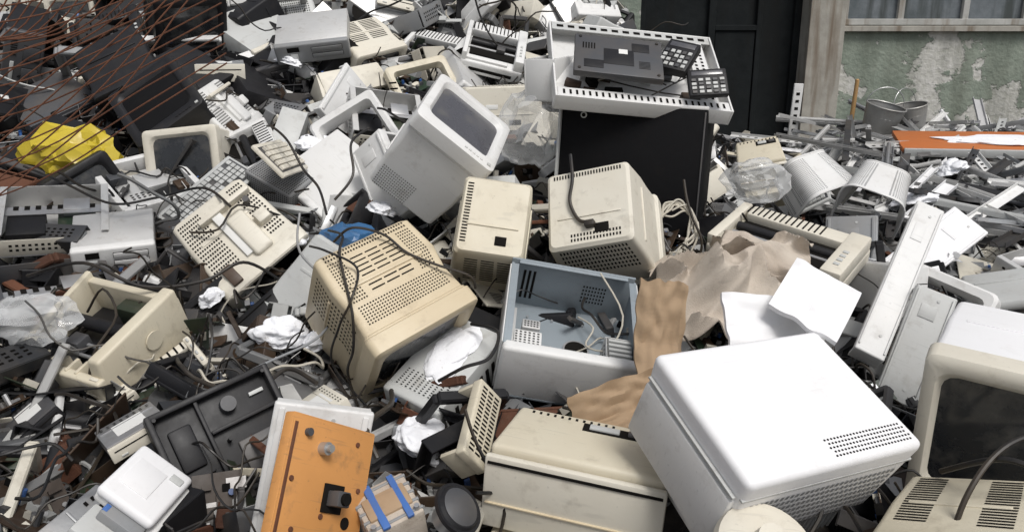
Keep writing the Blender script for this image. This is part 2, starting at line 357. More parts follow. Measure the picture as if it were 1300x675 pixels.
def hoodmon(w,d,h):
    b=MB(); c='snowwhite'
    b.hexa([(-.46*w,-.44*d,-.5*h),(.45*w,-.44*d,-.5*h),(.45*w,.47*d,-.5*h),(-.46*w,.47*d,-.5*h),(-.5*w,-.5*d,.5*h),(.5*w,-.5*d,.5*h),(.5*w,.5*d,.5*h),(-.5*w,.5*d,.5*h)],c,.016,4)
    V=[];F=[]
    for j in range(5):
        for i in range(24):
            x=(.0+.46*(i+.5*(j%2))/24)*w; y=(-.44+.11*j/4)*d; k=len(V)
            for q in range(6): V.append((x+.0026*math.cos(q*1.047),y+.0026*math.sin(q*1.047),.5*h+.0012))
            F.append(tuple(range(k,k+6)))
    b.add(V,F,'shade_black')
    def fp(x,z):
        t=(z/h+.5); return (x*w,(-.44-.06*t)*d-.0015,z)
    V=[];F=[]
    for i in range(30):
        for j in range(7):
            x=-.42+.85*i/30; z0=h*(-.42+.09*j); z1=z0+h*.055
            k=len(V); V+=[fp(x,z0),fp(x+.015,z0),fp(x+.015,z1),fp(x,z1)]; F.append((k,k+1,k+2,k+3))
    b.add(V,F,'grey')  # flat grey patches put the shade of the louvre slots into colour
    b.box((0,-.475*d,.27*h),(w*.97,.01,.005),'lgrey',.001)
    b.box((-.5*w+.002,0,-.12*h),(.018,d*.90,h*.66),'white',.007)
    b.box((-.503*w,0,.26*h),(.008,d*.9,.005),'lgrey',.001)
    b.box((0,-.02*d,-.68*h),(w*.76,d*.74,h*.4),'white',.012)
    for i in range(22): b.box((-.34*w+.032*w*i,-.395*d,-.68*h),(.006,.006,h*.3),'grey',.001)
    return b
def printer(w,d,h,col='cream'):
    b=MB()
    b.box((0,0,-.25*h),(w,d,.5*h),col,.012,seg=3)
    b.box((-.46*w,0,.12*h),(.08*w,d*.96,.4*h),col,.008); b.box((.42*w,0,.15*h),(.15*w,d*.96,.5*h),col,.008)
    b.box((0,.34*d,.1*h),(.8*w,.25*d,.45*h),col,.01); b.box((0,-.05*d,.0),(.78*w,.5*d,.02),'shade_black',.002)
    b.cyl((-.4*w,.02*d,.1*h),(.36*w,.02*d,.1*h),.018,.018,'black',14); b.cyl((-.4*w,-.12*d,.08*h),(.36*w,-.12*d,.08*h),.007,.007,'steel',10)
    b.box((.1*w,-.1*d,.15*h),(.14*w,.10*d,.18*h),'dgrey',.004)
    b.box((-.1*w,-.4*d,.04*h),(.7*w,.1*d,.1*h),col,.006)
    b.box((0,-.5*d-.001,-.28*h),(.7*w,.004,.12*h),'shade_black',.001)
    for i in range(4): b.box((.42*w,-.3*d+.03*i,.41*h),(.04*w,.015,.006),'lgrey',.001)
    for i in range(14): b.box((-.4*w+.022*i,.34*d,.33*h),(.006,.2*d,.002),'shade_black',0)
    return b
def brokenprinter(w,d,h,col='cream'):
    b=MB()
    b.box((0,0,-.42*h),(w,d,.14*h),col,.006)
    b.box((0,-.47*d,-.12*h),(w,.03,.6*h),col,.008,seg=3); b.box((0,-.47*d-.012,-.25*h),(w*1.02,.02,.2*h),col,.005)
    b.box((0,.46*d,-.05*h),(w*.98,.03,.8*h),col,.008)
    b.hexa([(-.5*w,-.5*d,-.4*h),(-.42*w,-.5*d,-.4*h),(-.42*w,.5*d,-.4*h),(-.5*w,.5*d,-.4*h),(-.49*w,-.3*d,.2*h),(-.43*w,-.3*d,.2*h),(-.43*w,.5*d,.45*h),(-.49*w,.5*d,.45*h)],col,.006)
    b.hexa([(.36*w,-.5*d,-.4*h),(.5*w,-.5*d,-.4*h),(.5*w,.5*d,-.4*h),(.36*w,.5*d,-.4*h),(.37*w,-.42*d,.42*h),(.49*w,-.42*d,.42*h),(.49*w,.5*d,.5*h),(.37*w,.5*d,.5*h)],col,.010,3)
    b.box((0,0,-.2*h),(.8*w,.85*d,.03),'black',.004)
    b.cyl((-.42*w,.1*d,.08*h),(.36*w,.1*d,.08*h),.022,.022,'black',16); b.cyl((-.42*w,-.1*d,.02*h),(.36*w,-.1*d,.02*h),.006,.006,'steel',10); b.cyl((-.42*w,-.2*d,-.02*h),(.36*w,-.2*d,-.02*h),.006,.006,'steel',10)
    for i in range(7): b.box((-.36*w+.1*w*i,-.40*d,.0),(.012,.05,.4*h),col,.003)
    b.box((-.1*w,-.12*d,.05*h),(.14*w,.14*d,.2*h),'dgrey',.004); b.box((.15*w,.32*d,.1*h),(.3*w,.14*d,.3*h),'pcb',.002)
    b.box((.43*w,-.47*d,.05*h),(.08*w,.012,.3*h),'cream2' if col!='black' else 'dgrey',.004); b.cyl((.505*w,.1*d,.1*h),(.515*w,.1*d,.1*h),.03,.03,col,20)
    b.tube([(-.3*w,.2*d,.1*h),(-.1*w,.3*d,.5*h),(.2*w,.1*d,.4*h),(.3*w,-.3*d,.3*h),(.35*w,-.6*d,-.2*h)],.004,'rubber')
    return b
def keyboard(w,d,h,col='cream2'):
    b=MB(); b.box((0,0,-.2*h),(w,d,.6*h),col,.006)
    b.box((0,0,.1*h+.0005),(w*.94,d*.78,.002),'dgrey',0)
    n=15;m=5
    for i in range(n):
        for j in range(m):
            if j==0 and 3<i<9: continue
            if random.random()<.04: continue
            b.box((w*(-.44+.88*(i+.5)/n),d*(-.36+.72*(j+.5)/m),.3*h),(w*.88/n*.86,d*.72/m*.84,.4*h),col,.0015,seg=1,tint=random.uniform(.8,1.1))
    b.box((0,-d*.36+d*.072,.3*h),(w*.88/n*5,d*.72/m*.84,.4*h),col,.0015,seg=1)
    return b
def drive(w,d,h,face='cream2',body='steel'):
    b=MB(); b.box((0,.01,0),(w*.97,d-.02,h*.95),body,.002); b.box((0,-d/2+.005,0),(w,.012,h),face,.003)
    b.box((0,-d/2-.0015,.18*h),(w*.85,.002,.04*h+.001),'shade_black',0); b.box((w*.32,-d/2-.003,-.25*h),(.012,.006,.006),face,.001)
    b.box((-w*.3,-d/2-.002,-.25*h),(.016,.004,.004),'lgrey',.001)
    b.box((0,.05*d,h*.475+.0006),(w*.5,d*.45,.001),'paper',0)
    b.grid((-.45*w,.3*d,h*.475+.0012),(.9*w,0,0),(0,.12*d,0),8,2,.4,.4)
    b.box((0,.2*d,h*.475+.001),(w*.9,.004,.002),body,.0005)
    return b
def openchassis(w,d,h,col='alum'):
    b=MB(); t=.003
    b.box((0,0,-h/2),(w,d,t),col,0)
    for sx in (-1,1): b.box((sx*w/2,0,0),(t,d,h),col,.001); b.box((sx*(w/2-.012),0,h/2),(.024,d,t),col,0)
    b.box((0,d/2,0),(w-.01,t,h),col,.001); b.box((0,-d/2,-.1*h),(w-.01,t,h*.7),'cream2' if col=='alum' else col,.001)
    b.box((0,.1*d,h*.2),(w*.9,.05,t),'steel',0); b.grid((-.4*w,.07*d,h*.2+.003),(.8*w,0,0),(0,.05,0),8,1,.5,.5)
    b.box((-.25*w,-.15*d,-.1*h),(w*.35,d*.4,h*.5),'black',.004); b.box((.2*w,-.1*d,-.2*h),(w*.35,d*.5,h*.3),'pcb',.001)
    b.box((.2*w,.2*d,-.05*h),(w*.25,d*.25,h*.6),'steel',.002)
    b.grid((w/2+.002,-.4*d,-.3*h),(0,.8*d,0),(0,0,.6*h),10,3,.5,.5); b.grid((-w/2-.002,-.4*d,-.3*h),(0,.8*d,0),(0,0,.6*h),10,3,.5,.5)
    b.grid((-.4*w,-d/2-.002,-.3*h),(.5*w,0,0),(0,0,.4*h),9,2,.5,.5)
    return b
def laptop_base(w,d,h):
    b=MB(); b.box((0,0,0),(w,d,h),'dgrey',.005)
    z=h/2+.0008
    b.grid((-.42*w,.10*d,z),(.16*w,0,0),(0,.18*d,0),5,1,.5,.9); b.grid((.22*w,-.3*d,z),(.14*w,0,0),(0,.2*d,0),1,6,.9,.4)
    b.box((0,-.05*d,z),(.34*w,.4*d,.002),'black',.0005); b.box((.25*w,.25*d,z),(.2*w,.22*d,.002),'black',.0005)
    b.box((-.28*w,-.28*d,z),(.22*w,.2*d,.003),'black',.001)
    b.box((.05*w,.1*d,z+.0015),(.1*w,.12*d,.001),'paper',0)
    for x in (-.44,.44):
        for y in (-.42,.42): b.cyl((x*w,y*d,z-.001),(x*w,y*d,z+.003),.007,.006,'rubber',10)
    return b
def keypad(w,d,h,body='black'):
    b=MB(); b.box((0,0,0),(w,d,h),body,.006)
    b.box((0,d*.33,h/2),(w*.8,d*.16,.003),'screengrey',.001)
    for i in range(5):
        for j in range(4): b.box((w*(-.36+.18*i),d*(-.38+.15*j),h/2+.002),(w*.12,d*.10,.007),('lgrey' if (i+j)%3 else 'dgrey'),.001,seg=1)
    return b
def traysheet(w,d,h,col='white'):
    b=MB(); b.box((0,0,-h/2+.004),(w,d,.006),col,.001)
    for x in (-w/2+.003,w/2-.003): b.box((x,0,0),(.008,d,h),col,.002)
    b.box((0,d/2-.004,0),(w-.014,.008,h),col,.002); b.box((0,-d/2+.004,0),(w-.014,.008,h),col,.002)
    b.box((0,-d/2+.03,h/2-.004),(w-.02,.05,.006),col,.002)
    b.grid((-.47*w,-d/2+.012,h/2),(.94*w,0,0),(0,.034,0),26,1,.35,.8)
    b.box((0,d/2-.03,h/2-.004),(w-.02,.05,.006),'lgrey',.002); b.grid((-.47*w,d/2-.045,h/2),(.94*w,0,0),(0,.03,0),14,1,.6,.6)
    b.box((.38*w,0,h/2-.006),(.1*w,d*.8,.008),col,.002); b.grid((.34*w,-.38*d,h/2-.001),(.08*w,0,0),(0,.76*d,0),2,16,.4,.5)
    for i in range(22): b.box((random.uniform(-.42,.42)*w,random.uniform(-.38,.38)*d,-h/2+.02),(random.uniform(.02,.10),random.uniform(.02,.08),random.uniform(.02,.04)),random.choice(['alum','lgrey','shade_black','steel','pcbbrown','white','dgrey']),.002,R=(0,0,random.uniform(-25,25)))
    for i in range(4): b.tube([(random.uniform(-.4,.4)*w,random.uniform(-.4,.4)*d,random.uniform(0,.04)) for _ in range(5)],.003,random.choice(['rubber','cablewhite']))
    return b
def shellopen(w,d,h,col='white',inner='alum'):
    b=MB(); t=.02
    for sx in (-1,1): b.hexa([(sx*w/2-sx*t,-d/2,-h/2),(sx*w/2,-d/2,-h/2),(sx*w/2,d/2,-h/2),(sx*w/2-sx*t,d/2,-h/2),(sx*w/2-sx*t*2.4,-d/2+t,h/2),(sx*w/2-sx*t,-d/2+t,h/2),(sx*w/2-sx*t,d/2-t,h/2),(sx*w/2-sx*t*2.4,d/2-t,h/2)][::1],col,.004)
    for sy in (-1,1): b.box((0,sy*(d/2-.018),0),(w-.05,.03,h),col,.006)
    b.box((0,0,-.2*h),(w*.9,d*.88,.01),'shade_black',0)
    b.box((.02,.01,.15*h),(w*.70,d*.62,.012),inner,.003)
    b.box((.02,.01,.28*h),(w*.3,d*.3,.03),inner,.004); b.grid((-.25*w,-.2*d,.15*h+.008),(.5*w,0,0),(0,.12*d,0),9,3,.5,.5)
    b.box((-.25*w,.2*d,.3*h),(.07,.05,.05),'dgrey',.003); b.box((.28*w,-.2*d,.25*h),(.05,.06,.04),'pcbbrown',.003)
    b.tube([(-.3*w,.1*d,.3*h),(-.1*w,.2*d,.5*h),(.1*w,0,.45*h),(.3*w,.2*d,.3*h)],.004,'rubber')
    return b
def chassisbox(w,d,h,col='cream'):
    b=crt(w,d,h,col,bk=.42,vents=[('T',-.25,.45,-.9,-.3,16,10,.5,.6),('T',-.25,.45,.5,.9,16,6,.5,.6),('L',-.2,.4,-.6,.6,10,6,.6,.5),('K',-.9,.9,-.9,-.2,18,5,.6,.5)],broken=True)
    b.box((.1*w,-.1*d,.47*h),(.2*w,.5*d,.05),col,.012,seg=3); b.box((.1*w,.3*d,.46*h),(.6*w,.06*d,.05),'cream2',.006)
    b.box((-.02*w,0,.475*h),(.10*w,.55*d,.02),'paper',.002); b.box((.3*w,-.05*d,.48*h),(.05,.05,.06),col,.008)
    b.box((-.3*w,-.33*d,.45*h),(.04,.08,.05),'pcbbrown',.004); b.cyl((.3*w,.2*d,.4*h),(.3*w,.2*d,.56*h),.012,.012,'dgrey',12)
    b.tube([(-.3*w,.3*d,.5*h),(-.1*w,.1*d,.62*h),(.2*w,.2*d,.55*h),(.4*w,-.1*d,.5*h),(.5*w,-.2*d,.2*h)],.004,'rubber')
    return b
def perfhood(w,d,h,col='lgrey'):
    b=MB(); t=.004
    b.box((0,0,h/2),(w,d,t),col,.001); b.box((0,-d/2,0),(w,t,h),col,.001); b.box((-w/2,0,0),(t,d-.006,h),col,.001); b.box((w/2,0,0),(t,d-.006,h),col,.001)
    b.grid((-.46*w,-d/2-t/2-.0006,-.46*h),(.92*w,0,0),(0,0,.92*h),20,15,.5,.5)
    b.grid((-.46*w,-.46*d,h/2+t/2+.0006),(.92*w,0,0),(0,.92*d,0),20,14,.5,.5)
    b.grid((w/2+t/2+.0006,-.46*d,-.46*h),(0,.92*d,0),(0,0,.92*h),14,15,.5,.5); b.grid((-w/2-t/2-.0006,-.46*d,-.46*h),(0,.92*d,0),(0,0,.92*h),14,15,.5,.5)
    return b
def perfshell(w,d,h,col='white'):
    b=MB(); n=20;V=[];F=[]
    def sp(u,v,o=0):
        a=(u)*math.pi*1.15
        taper=1-.22*(v+.5)
        x=math.copysign(abs(math.sin(a))**.45,math.sin(a))*w/2*taper; z=(math.copysign(abs(math.cos(a))**.45,math.cos(a)))*h*taper
        L=math.hypot(x,z)+1e-6
        return (x+o*x/L,v*d,z+o*z/L)
    for i in range(n+1):
        for j in range(n+1): V.append(sp(i/n-.5,j/n-.5))
    for i in range(n):
        for j in range(n): a=i*(n+1)+j; F.append((a,a+1,a+n+2,a+n+1))
    b.add(V,F,col)
    V=[];F=[]
    for i in range(44):
        for j in range(22):
            if i in (21,22): continue
            u=(i+.5)/44-.5; v=((j+.5)/22-.5)*.88; du=.24/44; dv=.20/22
            k=len(V); V+=[sp(u-du,v-dv,.001),sp(u+du,v-dv,.001),sp(u+du,v+dv,.001),sp(u-du,v+dv,.001)]; F.append((k,k+1,k+2,k+3))
    b.add(V,F,'grey')  # perforations are flat grey patches, their shade painted on
    for v in (-.5,.5): b.tube([sp(i/16-.5,v) for i in range(17)],.005,col,6,1)
    V=[sp(i/16-.5,.5) for i in range(17)]; b.add(V,[tuple(range(17))],col)
    return b
def panel(w,d,h,col='white',ribs=True):
    b=MB(); b.box((0,0,0),(w,d,h),col,min(.006,h*.4),seg=3)
    b.box((0,-d/2+.012,-h),(w*.96,.012,h*2.2),col,.002); b.box((0,d/2-.012,-h),(w*.96,.012,h*2.2),col,.002)
    if ribs:
        b.box((0,d*.2,h/2),(w*.6,d*.3,.004),col,.0015); b.grid((-.35*w,-.4*d,h/2+.0008),(.7*w,0,0),(0,.18*d,0),3,9,.8,.4)
    return b
def longpanel(w,d,h,col='white'):
    b=panel(w,d,h,col,False); z=h/2
    b.box((-.42*w,0,z+.003),(.06*w,.94*d,.006),col,.002); b.box((.42*w,0,z+.003),(.06*w,.94*d,.006),col,.002)
    for y in (-.38,.42): b.cyl((.1*w,y*d,z-.001),(.1*w,y*d,z+.002),.005,.005,'lgrey',10)
    b.box((-.05*w,.3*d,z+.001),(.4*w,.12*d,.003),col,.001)
    return b
def mouldedframe(w,d,h,col='black'):
    # injection-moulded black fascia: raised rim, bays, ribs and a moulded knob
    b=MB(); b.box((0,0,0),(w,d,h*.4),col,.004)
    for sx in (-1,1): b.box((sx*(w/2-.008),0,h*.5),(.016,d,h),col,.004)
    for sy in (-1,1): b.box((0,sy*(d/2-.008),h*.5),(w-.02,.016,h),col,.004)
    b.box((-.12*w,0,h*.4),(.01,d*.9,h*.8),col,.002); b.box((.2*w,.12*d,h*.4),(w*.6,.01,h*.8),col,.002)
    b.box((.22*w,-.2*d,h*.3),(w*.34,d*.3,h*.35),'dgrey',.004); b.box((-.3*w,.1*d,h*.35),(w*.18,d*.4,h*.4),col,.006)
    for i in range(7): b.box((-.30*w,-.42*d+.04*d*i,h*.35),(w*.24,.004,h*.5),col,.001)
    b.cyl((.1*w,.3*d,0),(.1*w,.3*d,h*.9),.022,.02,'dgrey',18); b.box((.34*w,.3*d,h*.3),(w*.12,.01,h*.3),'lgrey',.001)
    for x,y in ((-.44,.44),(.44,.44),(.44,-.44),(-.44,-.44),(0,0)): b.cyl((x*w,y*d,0),(x*w,y*d,h*1.1),.006,.005,col,8)
    return b
def bezelframe(w,d,h,col):
    b=MB()
    secs=[(-.5,.5,.5),(.35,.49,.49),(.5,.46,.46),(.45,.40,.37),(-.2,.37,.34),(-.5,.38,.35)]
    V=[];F=[];n=16
    for z,hw,hd in secs:
        for x,y in rrect(hw*w,hd*d,.025): V.append((x,y,z*h))
    for i in range(len(secs)-1):
        for k in range(n): F.append((i*n+k,i*n+(k+1)%n,(i+1)*n+(k+1)%n,(i+1)*n+k))
    b.add(V,F,col); b.box((.3*w,-.43*d,.5*h),(.02,.012,.006),'lgrey',.001)
    for i in range(4): b.box((.05*w+.05*w*i,-.43*d,.5*h),(.01,.008,.005),col,.001)
    return b
def grillpanel(w,d,h,col='cream'):
    b=panel(w,d,h,col,False)
    b.grid((-.4*w,-.44*d,h/2+.001),(.8*w,0,0),(0,.88*d,0),3,16,.75,.45); b.grid((-.4*w,-.44*d,-h/2-.001),(.8*w,0,0),(0,.88*d,0),3,16,.75,.45)
    return b
def metalpanel(w,d,h):
    b=MB(); b.box((0,0,0),(w,d,.004),'orange',.001)
    for x in (-w/2,w/2): b.box((x,0,-.01),(.004,d,.024),'orange',.001)
    b.box((0,d/2,-.01),(w,.004,.024),'orange',.001)
    b.cyl((-.12*w,.32*d,0),(-.12*w,.32*d,.02),.013,.013,'steel',16); b.cyl((-.12*w,.32*d,.02),(-.12*w,.32*d,.03),.008,.008,'zinc',12)
    b.cyl((-.32*w,.40*d,0),(-.32*w,.40*d,.012),.008,.008,'dgrey',12)
    b.box((.1*w,.02*d,.004),(.055,.055,.006),'shade_black',.001); b.box((.1*w,.02*d,.02),(.035,.03,.035),'dgrey',.003); b.cyl((.1*w,.02*d,.035),(.1*w,.02*d,.045),.012,.012,'shade_black',14)
    for x,y in ((-.4,.1),(.4,.1),(.3,.4),(-.3,-.2),(.32,-.3),(0,-.1)): b.cyl((x*w,y*d,.001),(x*w,y*d,.005),.006,.005,'rust',10)
    b.cyl((.3*w,-.12*d,.001),(.3*w,-.12*d,.004),.012,.012,'shade_black',16)
    b.box((-.46*w,.1*d,.0025),(.008,.7*d,.002),'rust',.0005)
    return b
def trafo(w,d,h):
    b=MB(); b.box((0,0,0),(w,d,h*.8),'cloth',.006)
    for i in range(5): b.box((0,-.4*d+.2*d*i,0),(w*1.03,d*.06,h*.84),'grey',.002)
    b.box((-.2*w,0,h*.42),(w*.14,d*1.02,.008),'blue',.002); b.box((.25*w,0,h*.42),(w*.12,d*1.02,.008),'blue',.002)
    b.box((0,0,.2*h),(w*.8,d*.5,h*.5),'cardboard',.004)
    for x in (-.4,.4): b.cyl((x*w,-.4*d,h*.4),(x*w,-.4*d,h*.5),.006,.006,'steel',8)
    return b
def lidscanner(w,d,h):
    b=MB(); c='snowwhite'
    b.box((0,0,.1*h),(w,d,h*.5),c,.012,seg=4); b.box((0,-.06*d,-.35*h),(w*.9,d*1.1,h*.5),'white',.008)
    b.box((.0,.1*d,h*.36),(w*.5,d*.5,.003),c,.001); b.box((w*.28,-.30*d,h*.36),(.02,.03,.006),'lgrey',.002)
    b.box((-w*.5,-.1*d,-.5*h),(w*.3,d*.7,h*.8),'grey',.006); b.box((-w*.7,-.05*d,-.9*h),(w*.5,d*.9,h*.7),'lgrey',.006)
    b.box((-w*.55,.2*d,-.2*h),(.02,.012,.012),'blue',.002)
    return b
def cabinet(w,d,h):
    b=MB(); b.box((0,0,0),(w,d,h),'blackpanel',.006)
    b.box((-w/2-.004,-d*.2,0),(.010,d*.7,h*1.01),'lgrey',.002); b.box((0,-.05*d,h/2+.006),(w*1.01,d*.9,.014),'white',.003)
    b.cyl((-.34*w,-d/2-.004,.40*h),(-.34*w,-d/2+.001,.40*h),.013,.013,'lgrey',18); b.cyl((-.34*w,-d/2-.006,.40*h),(-.34*w,-d/2-.001,.40*h),.008,.008,'shade_black',18)
    b.box((w/2-.006,-d/2-.002,0),(.006,.004,h*.96),'dgrey',.001)
    return b
def casesnow(w,d,h):
    b=pccase(w,d,h,'lgrey','lgrey'); b.grid((-.4*w,-.4*d,h*.486+.001),(.8*w,0,0),(0,.2*d,0),10,8,.4,.4)
    for j in range(8): b.box((w/2,-.35*d+.03*j,0),(.004,.012,h*.5),'shade_black',0)
    b.grid((-.35*w,-d/2-.0015,-.35*h),(.3*w,0,0),(0,0,.2*h),8,4,.4,.4)
    b.add(*snowv(.32*w,.32*d,.018,91),'snow',Matrix.Translation((.02*w,.12*d,h*.49)))
    return b
def crumple(rx,ry,rz,seed,mat,jit=.10,amp=.3):
    rs=random.Random(seed); bm=bmesh.new(); bmesh.ops.create_icosphere(bm,subdivisions=3,radius=1.)
    o=Vector((seed*3.1,seed*1.7,seed*.9))
    for v in bm.verts:
        p=v.co.copy(); n=noise.noise(p*1.3+o)
        f=1+amp*n+rs.uniform(-jit,jit); q=p*f+Vector((rs.uniform(-.05,.05),rs.uniform(-.05,.05),rs.uniform(-.05,.05)))
        v.co=Vector((q.x*rx,q.y*ry,q.z*rz))
    bmesh.ops.subdivide_edges(bm,edges=bm.edges[:],cuts=1,use_grid_fill=True)
    for v in bm.verts: v.co+=Vector((rs.uniform(-1,1),rs.uniform(-1,1),rs.uniform(-1,1)))*.03*min(rx,ry,rz)
    v,f=ext(bm); b=MB(); b.add(v,f,mat); return b
def sheet(w,d,fn,mat,nu=24,nv=24,t=.003):
    V=[];F=[]
    for s in (0,1):
        for i in range(nu+1):
            for j in range(nv+1):
                u=i/nu-.5;v=j/nv-.5; x,y,z=fn(u,v); V.append((x*w,y*d,z+(t if s else 0)))
    q=(nu+1)*(nv+1); I=lambda i,j,s:s*q+i*(nv+1)+j
    for i in range(nu):
        for j in range(nv):
            F.append((I(i,j,1),I(i+1,j,1),I(i+1,j+1,1),I(i,j+1,1))); F.append((I(i,j,0),I(i,j+1,0),I(i+1,j+1,0),I(i+1,j,0)))
    for i in range(nu):
        F.append((I(i,0,0),I(i+1,0,0),I(i+1,0,1),I(i,0,1))); F.append((I(i+1,nv,0),I(i,nv,0),I(i,nv,1),I(i+1,nv,1)))
    for j in range(nv):
        F.append((I(0,j+1,0),I(0,j,0),I(0,j,1),I(0,j+1,1))); F.append((I(nu,j,0),I(nu,j+1,0),I(nu,j+1,1),I(nu,j,1)))
    b=MB(); b.add(V,F,mat); return b
# ------------------------------------------------------------ terrain
ZL=[(-2,.2),(0,.55),(1,.72),(1.5,.76),(2.2,.82),(2.9,.98),(3.7,1.2),(4.5,1.55),(5.5,2.0),(6.2,2.12),(7.0,1.6),(8.4,-.36)]
ZR=[(-2,.2),(0,.5),(1,.68),(2,.75),(3,.86),(4,.86),(5,.9),(6,.86),(6.6,.5),(7.4,-.36)]
def S(x,y):
    a=np.interp(y,[q[0] for q in ZL],[q[1] for q in ZL]); b=np.interp(y,[q[0] for q in ZR],[q[1] for q in ZR])
    t=min(1,max(0,(x-.55)/.7)); t=t*t*(3-2*t)
    if y>3.2: a-=.22*min(1,max(0,(x+.7)/.5))*min(1,(y-3.2)/2.)
    z=a*(1-t)+b*t
    e=max(0,abs(x)-5.5); z-=e*.9
    return max(-.36,z)
g=MB(); nx,ny=150,110; V=[];F=[]
for i in range(nx+1):
    for j in range(ny+1):
        x=-8+16*i/nx; y=-2.5+11.3*j/ny; z=S(x,y)
        if z>-.3: z+=.05*noise.noise(Vector((x*4,y*4,0)))+.03*noise.noise(Vector((x*11,y*11,3)))
        V.append((x,y,z-.07))
for i in range(nx):
    for j in range(ny): a=i*(ny+1)+j; F.append((a,a+ny+1,a+ny+2,a+1))
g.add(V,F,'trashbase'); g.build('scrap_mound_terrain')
g=MB(); g.quad((-300,-300,-.35),(300,-300,-.35),(300,300,-.35),(-300,300,-.35),'soil'); g.build('ground')
# ------------------------------------------------------------ building
YW=9.2
b=MB()
def wbox(x0,x1,z0,z1,y0,y1,m): b.box(((x0+x1)/2,(y0+y1)/2,(z0+z1)/2),(x1-x0,y1-y0,z1-z0),m,.004,seg=1)
wbox(3.75,12,-.4,1.62,YW,YW+.4,'peeling_plaster'); wbox(3.75,12,3.1,4.6,YW,YW+.4,'peeling_plaster'); wbox(7.9,12,1.62,3.1,YW,YW+.4,'peeling_plaster')
wbox(3.35,3.75,-.4,4.6,YW-.12,YW+.38,'concrete')
wbox(1.02,1.46,-.4,4.6,YW-.02,YW+.38,'peeling_plaster'); wbox(1.46,3.35,3.3,4.6,YW,YW+.4,'peeling_plaster')
wbox(-12,1.02,-.4,1.70,YW,YW+.4,'peeling_plaster'); wbox(-12,1.02,3.1,4.6,YW,YW+.4,'peeling_plaster'); wbox(-12,-6,1.7,3.1,YW,YW+.4,'peeling_plaster')
wbox(3.75,7.95,1.58,1.64,YW-.07,YW+.02,'concrete'); wbox(-6.05,1.02,1.66,1.72,YW-.07,YW+.02,'concrete')
wbox(-12.3,12.3,4.6,4.8,YW-.5,YW+6,'concrete')
wbox(-12,12,-.4,4.6,YW+5.5,YW+5.8,'concrete'); wbox(-12,-11.7,-.4,4.6,YW+.4,YW+5.5,'concrete'); wbox(11.7,12,-.4,4.6,YW+.4,YW+5.5,'concrete')
wbox(1.46,3.35,-.4,3.3,YW+.22,YW+.28,'gatesteel')
for x0,x1 in ((1.46,1.54),(2.28,2.36),(2.84,2.90),(3.27,3.35)): wbox(x0,x1,-.4,3.3,YW+.16,YW+.215,'gatesteel')
wbox(2.36,2.84,1.58,1.64,YW+.16,YW+.215,'gatesteel'); wbox(2.37,2.83,-.3,1.57,YW+.18,YW+.21,'gatesteel'); wbox(1.55,2.27,.9,.95,YW+.18,YW+.21,'gatesteel'); wbox(2.40,2.47,.62,.66,YW+.13,YW+.18,'zinc')
def window(x0,x1,z0,z1,xs,zs):
    wbox(x0,x1,z0,z1,YW+.14,YW+.16,'winglass')
    for x in xs: wbox(x-.035,x+.035,z0,z1,YW+.08,YW+.135,'oldpaint')
    for z in zs: wbox(x0,x1,z-.035,z+.035,YW+.06,YW+.12,'oldpaint')
window(3.78,7.9,1.64,3.1,[3.82,4.46,5.2,5.9,6.6,7.3,7.86],[1.68,2.4,3.06])
window(-6,1.02,1.72,3.1,[-5.9,-5,-4,-3,-2.2,-1.4,-.5,.25,.98],[1.76,2.4,3.06])
b.build('warehouse_building')
# ------------------------------------------------------------ hero objects
HERO=[]
def place(name,mb,l,r):
    loc=[a/100 for a in l]; HERO.append(loc); return mb.build(name,loc,r)
place('crt_monitor',crt(.34,.38,.35,'white',bk=.43,scr='screengrey',vents=[('B',.2,.48,-.9,.1,9,16,.4,.4)],bezel='white'),(-28,292,142),(-67,40,4))
place('crt_monitor',crt(.27,.40,.32,'cream',bk=.42,label=False,vents=[('R',.1,.45,-.7,.8,1,22,.8,.45),('K',.72,.98,-.8,.9,1,20,.7,.45),('B',-.1,.4,-.7,.7,10,3,.4,.8)]),(-7,262,118),(37,-8,178))
mC=place('crt_monitor',crt(.35,.38,.35,'cream2',bk=.42,label=False,vents=[('T',.1,.46,-.8,.8,1,26,.9,.5),('K',-.9,.9,.86,.98,24,1,.5,.9),('K',-.8,.5,-.95,-.7,16,2,.5,.6),('B',0,.45,-.8,.8,6,20,.6,.5)]),(33,269,119),(41,15,163))
mD=place('crt_monitor',crt(.36,.35,.35,'beige',bk=.455,r=.02,vents=[('T',-.24,-.05,-.85,.85,7,30,.45,.5),('T',-.02,.40,-.85,-.55,14,6,.45,.5),('T',-.02,.40,.55,.85,14,6,.45,.5),('T',.0,.38,-.45,.45,8,3,.25,.85),('T',.41,.48,-.85,.85,2,30,.5,.5),('L',-.2,.4,-.1,.8,16,7,.5,.4)]),(-38,221,108),(38,-12,41))
place('computer_case',opencase(.40,.41,.19),(17,222,100),(19,10,-1))
place('desktop_housing',deskmon(.40,.21,.21),(16,163,89),(-2,4,-15))
place('crt_monitor',hoodmon(.46,.34,.22),(54.5,149.5,109.5),(21,4,25))
place('crt_monitor',crt(.32,.42,.42,'snowwhite',bk=.42,scr='screen',bezel='cream2',chin=.06),(119,173,102),(4,1,-34))
place('crt_monitor',crt(.30,.36,.26,'cream',bk=.42,vents=[('T',-.1,.45,-.8,-.3,18,1,.45,.9),('T',-.1,.45,.3,.8,18,1,.45,.9)]),(90,131,90),(1,-20,-39))
place('equipment_cabinet',cabinet(.58,.40,.51),(53,328,129),(-8,1,-19))
place('metal_chassis',traysheet(.71,.50,.07),(51,328,169),(32,6,5))
place('laptop_base',laptop_base(.35,.25,.03),(42,316,175),(31,6,-2))
place('calculator',keypad(.15,.12,.03),(76,308,166),(50,-4,-4))
place('desk_telephone',keypad(.13,.17,.04),(66,318,175),(35,10,-30))
